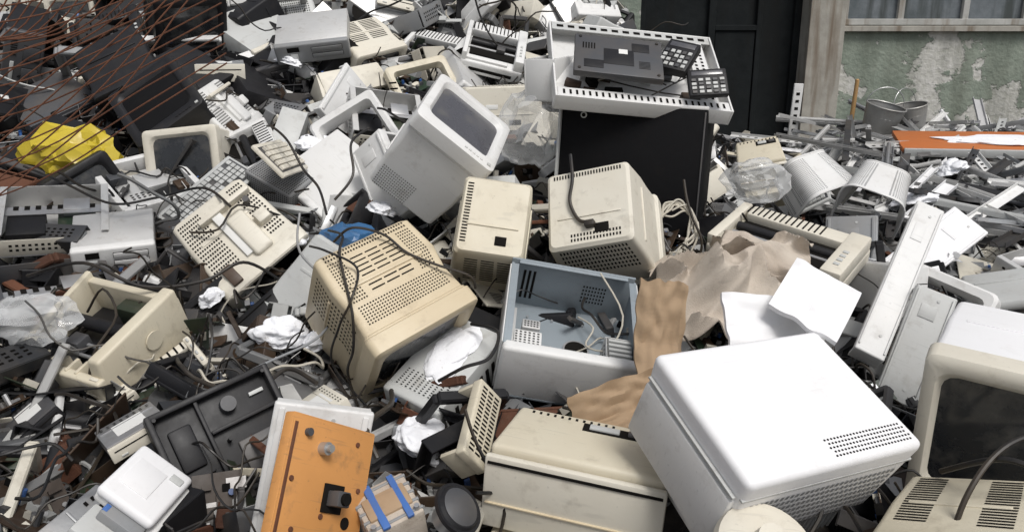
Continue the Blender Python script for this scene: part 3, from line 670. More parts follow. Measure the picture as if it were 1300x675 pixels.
place('crt_monitor',crt(.35,.30,.38,'black',bk=.46,scr='blackpanel',chin=0),(-160,369,144),(-51,-34,21))
place('monitor_shell',shellopen(.39,.38,.14),(-156,328,118),(21,-6,45))
place('monitor_shell',chassisbox(.36,.37,.24,'cream2'),(-99,277,110),(40,-32,36))
place('computer_case',pccase(.37,.28,.08,'lgrey','white'),(-119,279,89),(-14,25,8))
place('printer_chassis',brokenprinter(.40,.34,.22),(-127,224,97),(20,2,-24))
place('metal_control_panel',metalpanel(.24,.30,.03),(-38,137,102),(70,36,50))
place('plastic_panel',longpanel(.22,.33,.02),(-45,155,95),(80,14,11))
place('plastic_frame',mouldedframe(.32,.28,.035,'black'),(-72,178,90),(50,-9,40))
place('scanner_lid',lidscanner(.17,.14,.05),(-80,150,96),(37,1,83))
place('computer_case',casesnow(.20,.32,.21),(-19,212,88),(22,9,-32))
place('grille_panel',grillpanel(.09,.23,.03),(-8,174,97),(32,52,17))
place('transformer',trafo(.12,.12,.12),(-26,145,92),(12,-11,29))
place('printer',printer(.50,.32,.12,'cream2'),(102,278,110),(12,7,-40))
place('plastic_panel',longpanel(.09,.61,.03),(123,235,113),(39,20,-26))
place('plastic_panel',longpanel(.12,.36,.03,'lgrey'),(122,219,97),(60,17,-23))
place('perforated_cover',perfshell(.30,.22,.14),(140,358,113),(40,-10,23))
place('perforated_cover',perfshell(.27,.22,.15),(160,337,112),(30,15,-30))
place('crt_monitor',crt(.34,.30,.30,'cream2',bk=.44,vents=[('T',-.1,.45,-.8,.8,12,2,.4,.8)]),(-84,455,166),(36,-9,43))
place('crt_monitor',crt(.36,.28,.32,'lgrey',bk=.42,vents=[('T',-.1,.45,-.8,.8,10,20,.5,.5)]),(-139,507,182),(63,-8,17))
place('plastic_panel',longpanel(.21,.34,.02),(-82,388,149),(62,51,38))
place('plastic_panel',longpanel(.19,.38,.04),(-52,310,127),(70,-40,-26))
place('keyboard',keyboard(.38,.17,.03),(-93,313,136),(46,7,91))
place('power_supply',perfhood(.24,.15,.18,'grey'),(-100,330,118),(22,22,-23))
place('optical_drive',drive(.24,.24,.09),(-152,415,161),(1,1,19))
place('monitor_shell',chassisbox(.33,.29,.25,'white'),(-144,378,140),(50,-12,81))
place('printer',printer(.35,.35,.16,'white'),(-10,458,169),(29,14,2))
place('television_set',crt(.44,.35,.26,'cream2',bk=.44,vents=[('T',-.1,.45,-.8,.8,4,20,.8,.5)]),(-6,412,141),(9,1,187))
place('metal_chassis',openchassis(.36,.30,.10),(-172,285,118),(22,4,26))
place('computer_case',pccase(.28,.22,.11,'alum','white'),(-149,282,110),(21,0,23))
place('optical_drive',drive(.15,.16,.04,'cream2'),(-96,178,93),(-9,-15,42))
place('optical_drive',drive(.13,.19,.04,'black','dgrey'),(-133,196,86),(-6,-30,45))
place('optical_drive',drive(.13,.10,.03,'cream2','cream2'),(-115,203,87),(2,-23,46))
place('plastic_housing',printer(.16,.14,.07,'cream2'),(-101,218,90),(25,-27,37))
place('power_adapter',drive(.16,.12,.06,'cream','cream2'),(-50,185,94),(20,-10,-54))
place('crt_monitor',crt(.35,.40,.35,'black',bk=.46,chin=0),(-195,404,156),(36,-24,27))
place('crt_monitor',crt(.38,.34,.35,'black',bk=.46,chin=0),(-184,454,189),(26,-4,34))
place('computer_case',pccase(.39,.30,.12,'alum','grey'),(-108,438,177),(31,-6,6))
place('plastic_housing',deskmon(.23,.20,.15),(125,388,118),(27,-14,-13))
place('metal_chassis',traysheet(.14,.36,.17,'white'),(20,338,166),(1,-2,-29))
place('crt_monitor',crt(.30,.30,.30,'lgrey',bk=.44),(183,267,85),(6,-17,-22))
# further machines in the left part
place('monitor_bezel',bezelframe(.36,.32,.05,'cream2'),(-186,352,114),(60,10,-30))
place('computer_case',pccase(.36,.36,.16,'dgrey','black'),(-232,398,142),(20,-20,50))
place('printer',printer(.40,.28,.15,'white'),(-118,350,128),(25,20,-60))
place('monitor_bezel',bezelframe(.34,.34,.07,'white'),(-70,352,138),(45,-30,15))
place('computer_case',pccase(.36,.36,.14,'white','white'),(-78,335,120),(30,25,-35))
place('computer_case',openchassis(.34,.30,.10),(-60,372,142),(35,10,20))
place('keyboard',keyboard(.42,.16,.03,'lgrey'),(-125,315,120),(30,-25,60))
place('printer_chassis',brokenprinter(.38,.30,.16,'lgrey'),(-92,302,104),(35,15,20))
place('computer_case',openchassis(.36,.32,.12,'dgrey'),(-156,252,98),(20,5,40))
place('crt_monitor',crt(.34,.34,.32,'lgrey',bk=.40,broken=True),(-62,260,96),(60,20,-30))
place('computer_case',pccase(.34,.32,.10,'dgrey','black'),(-178,232,88),(25,15,30))
place('plastic_panel',panel(.22,.26,.02,'dgrey'),(-84,222,88),(15,-20,20))
place('printer_chassis',brokenprinter(.32,.26,.12,'black'),(-105,200,80),(20,-10,50))
place('printer_chassis',brokenprinter(.32,.24,.12,'black'),(-132,172,78),(25,10,15))
place('metal_chassis',openchassis(.30,.26,.07,'dgrey'),(-112,158,74),(25,-5,-20))
place('computer_case',pccase(.30,.28,.10,'white','lgrey'),(-60,208,78),(15,10,-30))
place('monitor_bezel',bezelframe(.36,.32,.05,'cream'),(-46,420,152),(50,-10,30))
place('printer',printer(.40,.30,.15,'white'),(-46,470,166),(30,10,-25))
place('computer_case',pccase(.40,.36,.14,'lgrey','cream2'),(-150,470,176),(30,-15,60))
place('printer',printer(.38,.30,.16,'black'),(-230,460,176),(40,-15,20))
place('computer_case',pccase(.38,.34,.14,'black','dgrey'),(-205,352,128),(30,10,-20))
place('crt_monitor',crt(.36,.36,.34,'black',bk=.44,chin=0),(-168,408,150),(30,-20,60))
place('computer_case',pccase(.18,.40,.38,'black','dgrey'),(-262,430,170),(20,15,30))
place('crt_monitor',crt(.34,.34,.32,'lgrey',bk=.40,vents=[('T',-.1,.45,-.8,.8,10,20,.5,.5)]),(40,450,138),(20,10,150))
# right part
place('monitor_bezel',bezelframe(.34,.30,.06,'white'),(150,262,90),(50,10,-50))
place('computer_case',pccase(.36,.34,.12,'white','lgrey'),(152,222,84),(20,-20,-40))
place('plastic_panel',longpanel(.16,.50,.02,'snowwhite'),(162,292,102),(30,30,-50))
place('plastic_panel',longpanel(.20,.40,.02,'grey'),(136,300,96),(50,-10,-30))
b=MB()
b.cyl((0,0,-.012),(0,0,.010),.095,.09,'cream2',40); b.cyl((0,0,.010),(0,0,.02),.09,.07,'cream2',40); b.cyl((0,0,.02),(0,0,.05),.035,.03,'cream2',24)
for i in range(4): b.cyl((.06*math.cos(i*1.57),.06*math.sin(i*1.57),-.02),(.06*math.cos(i*1.57),.06*math.sin(i*1.57),-.01),.01,.01,'rubber',10)
b.build('monitor_stand',(.455,1.20,1.035),(25,8,0))
fold=lambda k:(lambda u,v:(u,v,.015*math.sin(3*u+k)+.01*noise.noise(Vector((u*4,v*4,k)))))
sheet(.19,.17,fold(1),'snowwhite',t=.012).build('styrofoam_sheet',(.73,1.78,1.28),(23,-16,54))
sheet(.22,.14,fold(2),'snowwhite',t=.010).build('styrofoam_sheet',(.62,1.79,1.215),(45,8,8))
sheet(.10,.14,fold(3),'paper',t=.004).build('paper_sheet',(.76,1.85,1.22),(70,15,-20))
cz=lambda k,a:(lambda u,v:(u+.03*noise.noise(Vector((v*6,k,0))),v+.04*noise.noise(Vector((u*7,k,3))),a*math.cos(2.2*u)+.035*abs(v+.1)*2+.012*noise.noise(Vector((u*7,v*7,k)))))
sheet(.14,.27,cz(1,.05),'cardboard',t=.006).build('cardboard_flap',(.385,1.98,1.10),(60,10,12))
sheet(.28,.12,cz(2,.04),'cardboard',t=.006).build('cardboard_flap',(.29,1.82,.96),(40,-12,14))
sheet(.12,.16,cz(4,.03),'cardboard',t=.006).build('cardboard_flap',(.42,1.84,1.0),(75,30,40))
def bag(name,loc,r,seed,mat,rot=(0,0,0),jit=.10,amp=.35): crumple(r[0],r[1],r[2],seed,mat,jit,amp).build(name,loc,rot,smooth=22)
bag('yellow_plastic_bag',(-1.93,3.42,1.31),(.19,.13,.12),4,'yellowbag',jit=.17,amp=.7)
bag('blue_plastic_bag',(-.60,2.66,1.155),(.10,.07,.06),5,'bluebag',jit=.15)
bag('clear_plastic_bag',(.10,3.30,1.45),(.14,.10,.18),7,'clearbag')
bag('clear_plastic_bag',(1.00,3.14,1.26),(.12,.09,.09),9,'clearbag')
bag('clear_plastic_bag',(-1.42,2.16,1.07),(.12,.08,.07),11,'clearbag',jit=.2,amp=.6)
def drape(k,a):
    def f(u,v):
        q=Vector((u*2.2,v*2.2,k)); w1=noise.noise(q)*1.5
        z=.16*(1-(2*u)**2)*(1-(2*v)**2)+a*(1-abs(math.sin(5*u+3*v+w1*2.5)))**1.5+.4*a*(1-abs(math.sin(9*v-4*u+w1*3+k)))
        return (u+.08*noise.noise(q*2),v+.08*noise.noise(q*2+Vector((5,0,0))),z)
    return f
sheet(.42,.34,drape(1,.08),'cloth',60,50,.006).build('blanket',(.70,2.48,.97),(22,8,15),smooth=60)
sheet(.34,.26,drape(5,.07),'cloth',60,50,.006).build('blanket',(.86,2.60,1.04),(40,-8,-25),smooth=60)
for i,(x,y,z,a,c,h) in enumerate([(-.72,2.26,.98,.075,.05,.045),(-.58,2.24,.97,.065,.045,.04),(-.23,1.83,.87,.08,.07,.035),(-.50,2.9,1.2,.05,.05,.03),(.26,2.10,.925,.05,.03,.02),(1.06,1.34,1.02,.05,.09,.015),(.86,2.22,1.0,.07,.05,.03),
    (-1.02,2.5,1.0,.06,.04,.03),(-.78,2.72,1.14,.05,.04,.03),(-.40,2.62,1.10,.05,.04,.03),(-.9,3.5,1.34,.08,.05,.04),(-.75,3.9,1.47,.10,.06,.04),(-1.2,4.3,1.64,.11,.06,.04),(1.3,2.9,1.0,.09,.05,.03),(1.9,3.6,1.05,.12,.07,.04),(2.4,4.2,1.08,.13,.07,.04),(.22,2.9,1.2,.05,.03,.03)]):
    snowblob(a,c,h,i+20,5,'snow',.42,1.4).build('snow_patch',(x,y,z),(20,0,i*40),smooth=60)
b=MB(); b.cyl((0,0,-.02),(0,0,.0),.028,.056,'black',32); b.cyl((0,0,0),(0,0,.008),.058,.056,'black',32); b.cyl((0,0,.008),(0,0,.014),.050,.045,'black',32); b.cyl((0,0,.014),(0,0,.026),.042,.02,'dgrey',28); b.cyl((0,0,-.05),(0,0,-.02),.03,.03,'steel',24)
b.build('loudspeaker',(-.115,1.43,.955),(15,40,0))
b=MB(); b.box((0,0,0),(1.0,.40,.035),'orange2',.006); b.add(*snowv(.36,.10,.02,33),'snow',Matrix.Translation((.1,-.02,.02))); b.box((0,-.21,-.01),(.98,.02,.05),'lgrey',.003)
b.build('orange_board',(2.95,4.85,1.10),(6,-2,-16))
def bucket(name,loc,rot,r=.14,h=.26):
    b=MB(); b.cyl((0,0,0),(0,0,h),r*.72,r,'zinc',28,cap=False); b.cyl((0,0,.004),(0,0,.008),r*.72,r*.72,'zinc',28); b.cyl((0,0,h-.05),(0,0,h-.048),r*.93,r*.93,'shade_black',28)
    b.tube([(r*math.cos(a),r*math.sin(a),h) for a in [i*math.pi/12 for i in range(25)]],.006,'zinc',6,1)
    b.tube([(r*math.cos(a),.03,h+.13*math.sin(a)) for a in [i*math.pi/10 for i in range(11)]],.003,'steel',6,2)
    b.tube([(r*.9*math.cos(a),r*.9*math.sin(a),h*.7) for a in [i*math.pi/12 for i in range(25)]],.003,'zinc',6,1)
    b.build(name,loc,rot)
bucket('metal_bucket',(2.70,5.80,.95),(8,10,0)); bucket('metal_bucket',(3.02,5.9,.97),(-6,-10,30),.13,.22)
b=MB(); b.cyl((0,0,-.25),(0,0,.25),.018,.015,'wood',12); b.cyl((0,0,.25),(0,0,.255),.012,.008,'wood',12); b.build('wooden_handle',(2.56,5.90,1.13),(3,1,0))
b=MB(); b.box((0,0,0),(.07,.02,.5),'white',.003); b.grid((-.02,-.011,-.2),(.04,0,0),(0,0,.4),1,7,.7,.4); b.build('metal_strip',(2.2,6.1,1.08),(4,1,0))
# rusty mesh
b=MB()
for k in range(19):
    x=-.96-.048*k; z=1.30+.04*k; j=random.uniform(-.008,.008)
    b.tube([(x+.12+j,2.85,2.22),(x-.12,2.72+j,1.98-.01*k),(x-.40+j,2.6,1.62+.022*k),(-1.97,2.48,z-.14+j)],.0027,'rust',6,5)
for k in range(15):
    j=random.uniform(-.008,.008)
    b.tube([(-2.0,2.50,2.05-.056*k+j),(-1.6,2.60,2.06-.048*k),(-1.25,2.70,2.14-.038*k+j),(-1.0,2.8,2.24-.034*k)],.0027,'rust',6,5)
b.build('rusty_wire_mesh')
# ------------------------------------------------------------ cables
def cable(pts,r=.004,m='rubber',M=None,name='power_cable'):
    b=MB()
    if M is not None: pts=[M@Vector(p) for p in pts]
    b.tube(pts,r,m,8,8); b.build(name)
def mw(ob): return Matrix.LocRotScale(ob.location,ob.rotation_euler,None)
MD=mw(mD); MC=mw(mC)
cable([(-.02,.30,.05),(-.05,.20,.17),(-.10,.14,.19),(-.14,.03,.175),(-.168,-.04,.17),(-.185,-.09,.08),(-.19,-.10,-.05),(-.20,-.2,-.12)],.004,'rubber',MD)
cable([(-.06,.22,.12),(-.02,.20,.19),(.05,.14,.185),(.08,.06,.175),(.13,-.02,.18),(.19,-.10,.185),(.22,-.12,.12),(.3,-.05,.02)],.004,'rubber',MD)
cable([(-.12,.25,.10),(-.13,.16,.20),(-.08,.08,.185),(-.15,.0,.19),(-.19,-.02,.10),(-.21,-.05,-.05),(-.18,-.2,-.1)],.0035,'rubber',MD)
cable([(.05,.21,.20),(.045,.215,.10),(.06,.205,.02),(.035,.20,-.05),(.0,.205,-.07)],.006,'rubber',MC)
b=MB(); b.box((0,0,0),(.035,.03,.022),'rubber',.004); b.build('power_plug',tuple(MC@Vector((-.005,.2,-.075))),(41,15,163))
for k in range(3):
    pts=[]; cx,cy,cz_=.60,2.82,1.13
    for i in range(22):
        a=i*.62+k; rr=.10+.03*math.sin(i*1.3+k)
        pts.append((cx+rr*math.cos(a)*.8+random.uniform(-.015,.015),cy+rr*math.sin(a)*.4,cz_+rr*math.sin(a)*.9+random.uniform(-.01,.02)))
    cable(pts,.004,'cablewhite',name='cable_coil')
cable([(.93,1.5,1.0),(.96,1.36,1.12),(1.05,1.31,1.115),(1.25,1.36,1.10),(1.5,1.45,1.12)],.006)
cable([(.84,1.30,.9),(.88,1.33,1.05),(.97,1.38,1.13),(1.10,1.42,1.15),(1.35,1.5,1.15)],.0055)
cable([(-.9,1.9,.93),(-.7,2.0,1.0),(-.55,2.1,1.05),(-.55,2.3,1.1),(-.68,2.4,1.2),(-.7,2.5,1.3)],.004,'grey')
cable([(-.30,1.55,1.0),(-.33,1.6,1.05),(-.30,1.75,1.02),(-.33,1.95,.95)],.007)
cable([(-.20,1.95,.98),(-.13,1.93,1.03),(-.06,1.95,1.05),(-.04,2.05,1.08),(-.12,2.15,1.06)],.005)
cable([(-1.05,3.35,1.45),(-.98,3.2,1.47),(-.88,3.05,1.44),(-.80,2.95,1.35),(-.72,2.85,1.3),(-.66,2.7,1.24)],.005)
cable([(-.55,3.0,1.50),(-.60,2.9,1.46),(-.58,2.8,1.36),(-.64,2.75,1.28)],.005)
cable([(-1.6,2.45,1.1),(-1.35,2.35,1.18),(-1.15,2.3,1.12),(-1.0,2.4,1.1),(-.9,2.5,1.13),(-.8,2.55,1.05)],.0055)
cable([(-1.9,3.0,1.35),(-1.7,2.9,1.31),(-1.5,2.85,1.24),(-1.35,2.9,1.25),(-1.15,2.85,1.3),(-1.0,2.7,1.27)],.005)
cable([(-1.0,2.15,.95),(-.92,2.0,1.0),(-.85,1.95,.98),(-.70,1.9,.97),(-.62,1.98,1.0),(-.52,1.9,1.0)],.006)
# ------------------------------------------------------------ debris prototypes
PR=[]
def proto(fn,wt,tag): b=MB(); fn(b); PR.append((b,wt,tag))
R=random.uniform
for k in range(7):
    def f(b):
        w,d=R(.05,.16),R(.08,.24); t=R(.003,.006); c='cream2'
        b.box((0,0,0),(w,d,t),c,.001,seg=1); b.box((w/2,0,-.012),(t,d,R(.02,.04)),c,.001,seg=1)
        if k%2: b.box((0,d/2,-.01),(w,t,.03),c,.001,seg=1)
        for i in range(3): b.box((0,-d*.3+d*.3*i,-.008),(w*.9,.002,.012),c,0)
        if k%3==0: b.grid((-.3*w,-.4*d,t/2+.0006),(.6*w,0,0),(0,.4*d,0),2,7,.8,.4)
    proto(f,1.5,'pl')
for k in range(4):
    def f(b):
        w,d,h=R(.08,.16),R(.08,.2),R(.03,.07); c='cream2'; t=.003
        b.box((0,0,-h/2),(w,d,t),c,0)
        for s in (-1,1): b.box((s*w/2,0,0),(t,d,h),c,.001,seg=1); b.box((0,s*d/2,0),(w,t,h*R(.5,1)),c,.001,seg=1)
        b.box((.1*w,0,0),(w*.3,d*.4,h*.6),c,.003,seg=1); b.cyl((-.3*w,-.3*d,-h/2),(-.3*w,-.3*d,h*.4),.006,.005,c,8); b.cyl((-.3*w,.3*d,-h/2),(-.3*w,.3*d,h*.4),.006,.005,c,8)
        b.grid((-.4*w,-.3*d,-h/2+t),(.3*w,0,0),(0,.6*d,0),2,8,.7,.4)
    proto(f,1.5,'pl')
for k in range(3):
    def f(b):
        w,d=R(.10,.2),R(.12,.26); t=R(.012,.022); c='cream2'
        for s in (-1,1): b.box((s*w/2,0,0),(t,d,t*1.3),c,.003,seg=1); b.box((0,s*d/2,0),(w,t,t*1.3),c,.003,seg=1)
        if k: b.box((0,0,-.01),(w*.8,d*.1,.004),c,0)
    proto(f,.9,'pl')
for k in range(5):
    def f(b):
        w,d=R(.06,.16),R(.08,.2); b.box((0,0,0),(w,d,.002),'pcb',0)
        for i in range(20):
            q=random.choice(['shade_black','shade_black','dgrey','lgrey','steel','pcbbrown','cream2'])
            b.box((R(-.4,.4)*w,R(-.4,.4)*d,.005),(R(.006,.03),R(.006,.03),R(.004,.018)),q,0)
        for i in range(6):
            x,y=R(-.4,.4)*w,R(-.4,.4)*d; b.cyl((x,y,0),(x,y,R(.01,.025)),.005,.005,random.choice(['blue','dgrey','steel']),8)
    proto(f,1.7,'pcb')
for k in range(4):
    def f(b):
        w,d,h=R(.04,.14),R(.07,.2),R(.015,.05); b.box((0,0,0),(w,d,.0015),'alum',0)
        b.box((-w/2,0,h/2),(.0015,d,h),'alum',0)
        if k%2: b.box((w/2,0,h/2),(.0015,d,h),'alum',0)
        b.grid((-.35*w,-.4*d,.0014),(.7*w,0,0),(0,.8*d,0),3,6,.5,.5)
        b.cyl((0,0,.001),(0,0,.004),w*.2,w*.2,'shade_black',12)
    proto(f,1.1,'me')
proto(lambda b:b.addmb(drive(.146,.18,.041,'cream2')),.6,'me')
proto(lambda b:b.addmb(drive(.10,.14,.025,'grey')),.5,'me')
proto(lambda b:b.addmb(drive(.146,.19,.041,'black','dgrey')),.6,'me')
proto(lambda b:b.addmb(keypad(.08,.15,.02)),.3,'dk')
proto(lambda b:b.addmb(openchassis(.2,.2,.05)),.5,'me')
proto(lambda b:b.addmb(mouldedframe(.2,.16,.025)),.6,'dk')
proto(lambda b:b.addmb(printer(.2,.16,.08)),.5,'pr')
proto(lambda b:b.addmb(keyboard(.36,.14,.025)),.12,'kb')
def f(b):
    b.cyl((0,0,-.03),(0,0,.03),.022,.022,'copper',14)
    for z in (-.03,.03): b.cyl((0,0,z-.002),(0,0,z+.002),.032,.032,'dgrey',14)
    b.box((0,0,0),(.02,.09,.09),'rust',.002,seg=1)
proto(f,.3,'dk')
def f(b):
    for i in range(9): b.box((i*.006,0,.012),(.0015,.06,.025),'alum',0)
    b.box((.024,0,0),(.056,.06,.004),'alum',0)
proto(f,.4,'me')
for k in range(4):
    def f(b):
        n=random.randint(5,7); a=sorted(R(0,6.28) for _ in range(n)); r=R(.03,.08)
        P=[(r*math.cos(q)*R(.6,1.3),r*math.sin(q)*R(.6,1.3)) for q in a]; t=.004
        b.add([(x,y,-t/2) for x,y in P]+[(x,y,t/2) for x,y in P],[tuple(range(n))[::-1],tuple(range(n,2*n))]+[(i,(i+1)%n,n+(i+1)%n,n+i) for i in range(n)],'cream2')
    proto(f,.5,'pl')
for k in range(3):
    def f(b):
        L=R(.12,.35); b.box((0,0,0),(R(.008,.02),L,R(.004,.012)),'cream2',.001,seg=1); b.box((0,L*.3,.006),(.02,.02,.01),'cream2',.001,seg=1)
    proto(f,.7,'pl')
for k in range(5):
    def f(b):
        p=Vector((0,0,0)); pts=[]
        dr=Vector((R(-1,1),R(-1,1),0)).normalized()
        for i in range(9): pts.append(tuple(p)); dr=(dr+Vector((R(-.8,.8),R(-.8,.8),R(-.3,.3)))).normalized(); p=p+dr*.05; p.z=max(-.02,min(.03,p.z))
        b.tube(pts,random.choice([.002,.003,.0035]),'rubber',5,3)
    proto(f,1.5,'ca')
for p in PR: p[0]._v=np.concatenate(p[0].V)
W=np.array([p[1] for p in PR]); W/=W.sum()
PLM=['cream','cream2','white','lgrey','lgrey','grey','white','dgrey','black','black','cream2','white']
DKM=['black','dgrey','black','grey','black','pcbbrown','black','dgrey','rust']
def clear_zone(x,y):
    # space already taken by the big housings
    return (-.12<x<.80 and y<1.78) or math.hypot(x-.17,y-2.22)<.22
def scatter(name,n,xr,yr,dark,zoff=(-.03,.05),sc=(.7,1.3),cond=None,tint=(.6,1.05)):  # random tone per piece; tint lowered to put deeper shadow into the debris colour
    b=MB(); c=0
    while c<n:
        y=R(*yr); x=R(*xr)
        dd=y*.966+.26
        if abs(x)>.66*dd+.25 or (cond and not cond(x,y)): c+=.2; continue
        if clear_zone(x,y): c+=.3; continue
        i=rng.choice(len(PR),p=W); P,_,tag=PR[i]
        rm={}
        if tag=='pl':
            m=random.choice(PLM if R(0,1)>dark else DKM); rm={'cream2':m}
        elif tag=='pr': rm={'cream':random.choice(PLM)}
        elif tag=='pcb' and R(0,1)<.65: rm={'pcb':'pcbbrown'}
        elif tag=='me': rm={'alum':random.choice(['alum','steel','steel','lgrey','grey','dgrey']) if R(0,1)>dark*.6 else 'dgrey','cream2':random.choice(['cream2','grey','black'])}
        elif tag=='ca' and R(0,1)<.08: rm={'rubber':random.choice(['cablewhite','grey','lgrey'])}
        s=R(*sc)
        e=Euler((random.gauss(0,.5),random.gauss(0,.5),R(0,6.28)))
        if R(0,1)<.2: e=Euler((R(0,6.28),R(0,6.28),R(0,6.28)))
        M=Matrix.LocRotScale(Vector((x,y,S(x,y)+R(*zoff))),e,Vector((s,s,s)))
        b.addmb(P,M,R(*tint),rm); c+=1
    b.build(name,smooth=30)
inmetal=lambda x,y: x>1.7 and y>3.3 and x>1.7+(y-3.3)*.05
scatter('electronic_scrap_debris',1200,(-2.2,.3),(1.1,2.9),.82,(-.05,.06),(.7,1.7),tint=(.4,1.0))
scatter('electronic_scrap_debris',650,(.2,2.2),(1.1,3.0),.55,(-.05,.06),(.7,1.4),tint=(.5,1.))
scatter('electronic_scrap_debris',450,(-3,-1.1),(2.8,4.6),.85,(-.05,.09),(.9,2.),tint=(.5,1.))
scatter('electronic_scrap_debris',850,(-1.4,1.3),(2.8,4.4),.5,(-.05,.07),(.8,1.8))
scatter('electronic_scrap_debris',1050,(-4.2,1.3),(4.2,6.4),.5,(-.05,.11),(1.,2.3))
scatter('electronic_scrap_debris',380,(.8,2.4),(2.8,6.),.35,(-.03,.05),(.8,1.5),lambda x,y:not inmetal(x,y))
K=[('crt_monitor',crt(.36,.36,.33,'cream2',bk=.40,vents=[('T',-.1,.45,-.8,.8,10,18,.5,.5),('K',-.8,.8,.3,.9,14,5,.6,.5)]),3),
('crt_monitor',crt(.34,.36,.31,'lgrey',bk=.38,broken=True),2),
('computer_case',pccase(.40,.38,.13,'lgrey','cream2'),3),('computer_case',pccase(.18,.38,.36,'alum','white'),2),
('printer',printer(.38,.28,.15,'white'),2),('printer_chassis',brokenprinter(.38,.28,.18,'cream2'),2),('keyboard',keyboard(.42,.16,.03),1),('keyboard',keyboard(.42,.16,.03,'lgrey'),1),
('monitor_shell',shellopen(.38,.34,.14,'cream2'),2),('monitor_bezel',bezelframe(.36,.32,.05,'white'),1),('plastic_panel',panel(.3,.34,.02,'lgrey'),1),('plastic_panel',longpanel(.24,.30,.02,'white'),1),
('metal_chassis',openchassis(.36,.32,.10),2),('power_supply',perfhood(.15,.14,.09,'steel'),1),('optical_drive',drive(.15,.2,.042),1),('optical_drive',drive(.15,.2,.042,'black'),1),
('laptop_base',laptop_base(.32,.25,.03),1),('grille_panel',grillpanel(.12,.3,.02,'cream'),1),('printer_chassis',brokenprinter(.36,.28,.14,'black'),2)]
K2=[('crt_monitor',crt(.36,.36,.34,'black',bk=.42),1),('computer_case',pccase(.38,.36,.14,'black','dgrey'),1),('printer_chassis',brokenprinter(.36,.28,.14,'black'),1),('plastic_frame',mouldedframe(.34,.3,.04),1),('metal_chassis',openchassis(.36,.32,.10,'dgrey'),1),('computer_case',pccase(.38,.36,.14,'lgrey','cream2'),1),('crt_monitor',crt(.36,.36,.34,'cream2',bk=.42),1)]
def mk(K):
    out=[]
    for n,m,wt in K:
        o=m.build(n); me=o.data; bpy.data.objects.remove(o); out+=[(n,me)]*wt
    return out
meshes=mk(K); darks=mk(K2)
y=1.3
while y<6.3:
    st=.25 if y<3 else .29
    x=-.66*(y+.3)-.3
    while x<.66*(y+.3)+.3:
        px,py=x+R(-.1,.1),y+R(-.1,.1); x+=st
        if inmetal(px,py) or (px>1.2 and py>4.6): continue
        near=min(math.hypot(px-h[0],py-h[1]) for h in HERO)
        if near<(.20 if py<4 else .15) or clear_zone(px,py): continue
        small=py<2.7
        SM=('optical_drive','plastic_panel','power_supply','keyboard','grille_panel','metal_chassis','monitor_bezel')
        n,me=random.choice(meshes if not small else [m for m in meshes if m[0] in SM])
        if px<-1.15 and (py>3.2 or py<2.4) and R(0,1)<.75: n,me=random.choice(darks)
        if px>1.0 and py>3.2: n,me=random.choice([m for m in meshes if m[0] in('optical_drive','plastic_panel','keyboard','metal_chassis')])
        s=R(.7,1.05) if not small else R(.6,.9)
        z=S(px,py)+(R(.0,.12) if not small else R(-.07,.01))
        e=Euler((random.gauss(.3,.45),random.gauss(0,.45),R(0,6.28)))
        inst(n,me,M=Matrix.LocRotScale(Vector((px,py,z)),e,Vector((s,s,s))))
    y+=st
b=MB()
for k in range(230):
    y=R(1.5,6); x=R(-.66,.6 if y<4 else .2)*(y+.3)
    if inmetal(x,y) or clear_zone(x,y): continue
    a=R(0,6.28); pts=[]; px,py=x,y; tu=R(-.5,.5)
    zt=R(.05,.17)
    for i in range(random.randint(6,16)):
        pts.append((px,py,S(px,py)+zt+R(-.03,.05)))
        a+=tu+R(-.6,.6); px+=.05*math.cos(a); py+=.05*math.sin(a)
    b.tube(pts,random.choice([.0025,.003,.004]),random.choice(['rubber']*10+['cablewhite']),6,4)
b.build('cable_tangle')
b=MB()
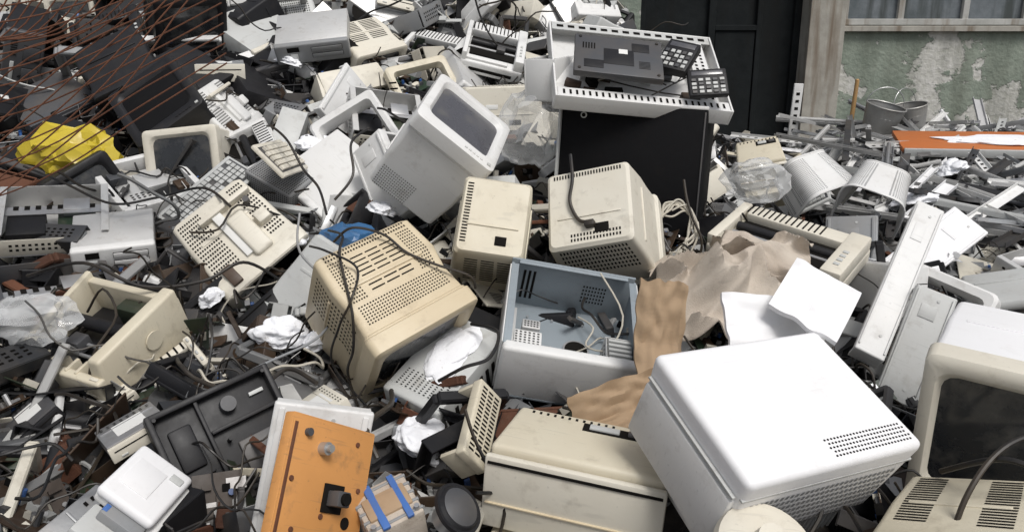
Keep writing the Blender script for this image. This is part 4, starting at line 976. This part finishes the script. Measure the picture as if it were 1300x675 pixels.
for k in range(640):
    y=R(3.2,6.5); x=R(1.75,.7*(y+.3)+.4)
    if x<1.75+(0 if y<5 else .25): continue
    L=R(.25,1.0); w=R(.018,.06); e=Euler((random.gauss(0,.22),random.gauss(0,.16),random.choice([random.gauss(.8,.3),random.gauss(.8,.3),random.gauss(-.5,.6),random.gauss(1.4,.3)])))
    M=Matrix.LocRotScale(Vector((x,y,S(x,y)+R(-.04,.20))),e,Vector((1,1,1)))
    q=MB(); m=random.choice(['alum','alum','white','steel','lgrey','snowwhite','grey','dgrey','white','white'])
    q.box((0,0,0),(L,w,.003),m,0); q.box((0,w/2,.008),(L,.003,.022),m,0)
    if R(0,1)<.5: q.box((0,-w/2,.008),(L,.003,.022),m,0)
    if R(0,1)<.6: q.grid((-.45*L,-.3*w,.0022),(.9*L,0,0),(0,.6*w,0),int(L*16),1,.4,.5)
    if R(0,1)<.2: q.cyl((-L/2,0,.02),(L/2,0,.02),.012,.012,m,8)
    b.addmb(q,M,R(.5,1.1))
b.build('metal_scrap_heap',smooth=30)
# ------------------------------------------------------------ light, camera
w=bpy.data.worlds.new('World'); scene.world=w; w.use_nodes=True; nt=w.node_tree
sky=nt.nodes.new('ShaderNodeTexSky'); sky.sky_type='NISHITA'; sky.sun_disc=False
el,az=math.radians(60),math.radians(150)
sky.sun_elevation=el; sky.sun_rotation=az; sky.air_density=1.; sky.dust_density=4.; sky.ozone_density=1.
bg=nt.nodes['Background']; bg.inputs[1].default_value=.105
hs=nt.nodes.new('ShaderNodeHueSaturation'); hs.inputs['Saturation'].default_value=.35
nt.links.new(sky.outputs[0],hs.inputs['Color']); nt.links.new(hs.outputs[0],bg.inputs[0])
sl=bpy.data.lights.new('Sun','SUN'); sl.energy=2.1; sl.angle=math.radians(20); sl.color=(1,.975,.94)
so=bpy.data.objects.new('sun_lamp',sl); COL.objects.link(so)
dv=Vector((math.sin(az)*math.cos(el),math.cos(az)*math.cos(el),math.sin(el)))
so.rotation_euler=dv.to_track_quat('Z','Y').to_euler(); so.location=(3,-3,8)
cam=bpy.data.cameras.new('Camera'); co=bpy.data.objects.new('Camera',cam); COL.objects.link(co)
co.location=(0,0,2.0); co.rotation_euler=(math.radians(75),0,0); cam.sensor_width=36; cam.lens=36*1000/1300; cam.shift_y=-.06; cam.clip_end=1000; cam.clip_start=.05
scene.camera=co
scene.view_settings.view_transform='Standard'; scene.view_settings.look='None'; scene.view_settings.exposure=0
